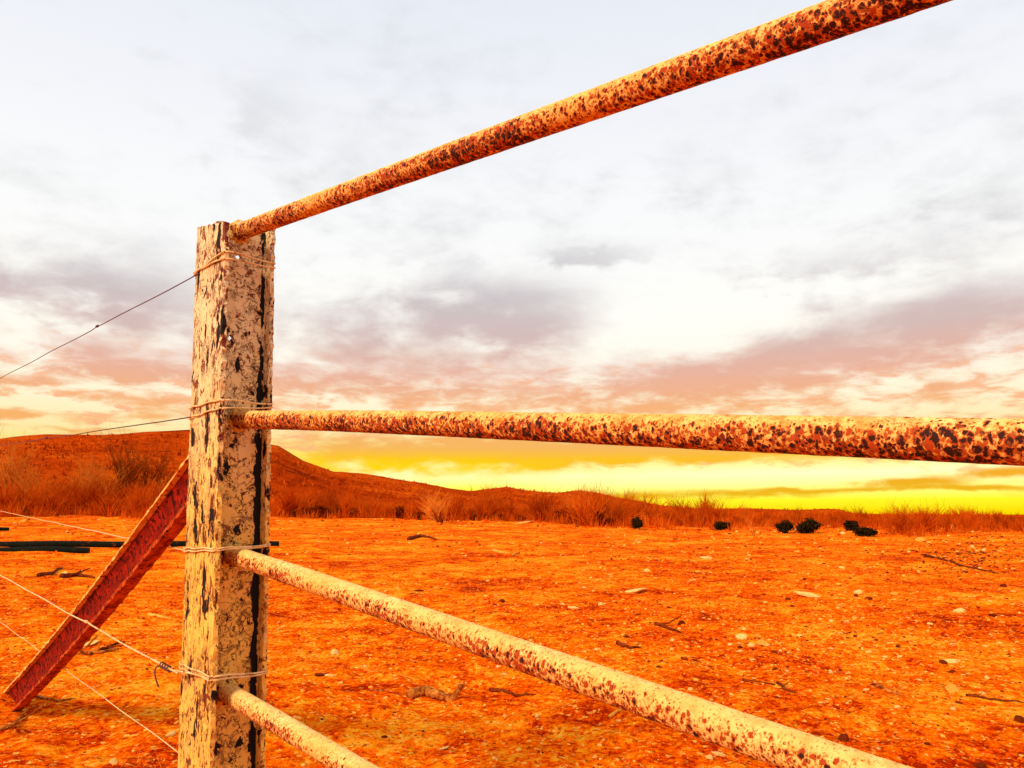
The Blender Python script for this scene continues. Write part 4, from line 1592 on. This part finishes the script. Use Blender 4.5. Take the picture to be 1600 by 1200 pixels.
# scrub cover of the hillsides and the grass skirt along the brush (nobody could count it)
def tufts(name, X, Y, Hh, mat, seed, blades=7, width=0.10, lean=.5):
    rs = np.random.default_rng(seed)
    n = len(X)
    Zg = ground_z(X, Y) - 0.02
    m = n * blades
    bx = np.repeat(X, blades)
    by = np.repeat(Y, blades)
    bz = np.repeat(Zg, blades)
    hh = np.repeat(Hh, blades) * rs.uniform(.5, 1.1, m)
    a = rs.uniform(0, 6.283, m)
    k = rs.uniform(0, lean, m) * hh
    o = rs.uniform(0, .35, m) * np.repeat(Hh, blades)
    sx, sy = bx + np.cos(a) * o, by + np.sin(a) * o
    w = width * hh
    pa = a + 1.5708
    V = np.stack([np.stack([sx + np.cos(pa) * w, sy + np.sin(pa) * w, bz], -1),
                  np.stack([sx - np.cos(pa) * w, sy - np.sin(pa) * w, bz], -1),
                  np.stack([sx + np.cos(a) * k, sy + np.sin(a) * k, bz + hh], -1)], 1).reshape(-1, 3)
    o_ = link(name, mesh_np(name, V, np.arange(m * 3).reshape(-1, 3), False), mat)
    tag(o_, kind='stuff')
    return o_


rs = np.random.default_rng(77)
M_SCRUB = mat_plain('slope_scrub', (0.24, 0.018, 0.001), (0.70, 0.10, 0.004), 0.22, 1.0, 0.0)
M_GRASS = mat_plain('dry_grass', (0.34, 0.032, 0.0015), (0.64, 0.11, 0.005), 0.6, 1.0, 0.0)
n = 15000
px = rs.uniform(-300, 1900, n)
az = np.arctan((px - 800) / F * math.cos(P))
re, _, rr, _ = base_terms(az)
r = re + 12 + (rr * 1.03 - re - 12) * rs.random(n) ** 0.8
r = np.where(r > rr * .86, re + 12 + 25 * rs.random(n), r)
tag(tufts('hill_scrub', r * np.sin(az), r * np.cos(az), rs.uniform(.25, .85, n) * (1 - .35 * (r / rr)), M_SCRUB, 78, 7, .13, .8),
    'rust coloured low scrub covering the hillsides', 'scrub')
n = 6500
px = rs.uniform(-200, 1800, n)
az = np.arctan((px - 800) / F * math.cos(P))
re = base_terms(az)[0]
r = re - 2 + 4 * np.sin(px * .021) * np.sin(px * .0057) + 30 * rs.random(n) ** 1.3 + (np.abs(px - 1130) < 190) * 7 * rs.random(n)
tag(tufts('dry_grass', r * np.sin(az), r * np.cos(az), rs.uniform(.2, .9, n) * np.where(px > 1150, .55, 1) * (.55 + 1.1 * (vnoise(px / 33, r / 4, 55) + .4)), M_GRASS, 79, 9, .03, .8),
    'dry orange grass filling the strip between field and hills', 'grass')
# litter and dead grass stalks in the near left corner
n = 420
px = rs.uniform(-30, 270, n)
py = rs.uniform(985, 1215, n)
u = (600 - py) / F
t = -H / (math.sin(P) + u * math.cos(P))
X, Y = (px - 800) / F * t, (math.cos(P) - u * math.sin(P)) * t
keep = vnoise(X * 1.6, Y * 1.6, 91) > 0.02
tag(tufts('dead_grass_litter', X[keep], Y[keep], rs.uniform(.025, .10, n)[keep], M_STRAW, 80, 4, .014, 2.8),
    'thin dead grass stalks littering the ground by the brace foot', 'dead grass')
n = 520
px = np.where(rs.random(n) < .35, rs.uniform(-20, 270, n), rs.uniform(430, 1600, n))
py = rs.uniform(880, 1215, n)
u = (600 - py) / F
t = -H / (math.sin(P) + u * math.cos(P))
X, Y = (px - 800) / F * t, (math.cos(P) - u * math.sin(P)) * t
keep = vnoise(X * .9, Y * .9, 92) > 0.0
tag(tufts('straw_litter', X[keep], Y[keep], rs.uniform(.015, .055, n)[keep], M_DWOOD, 81, 4, .022, 2.8),
    'tiny dark straws and twigs scattered over the red dirt', 'litter')
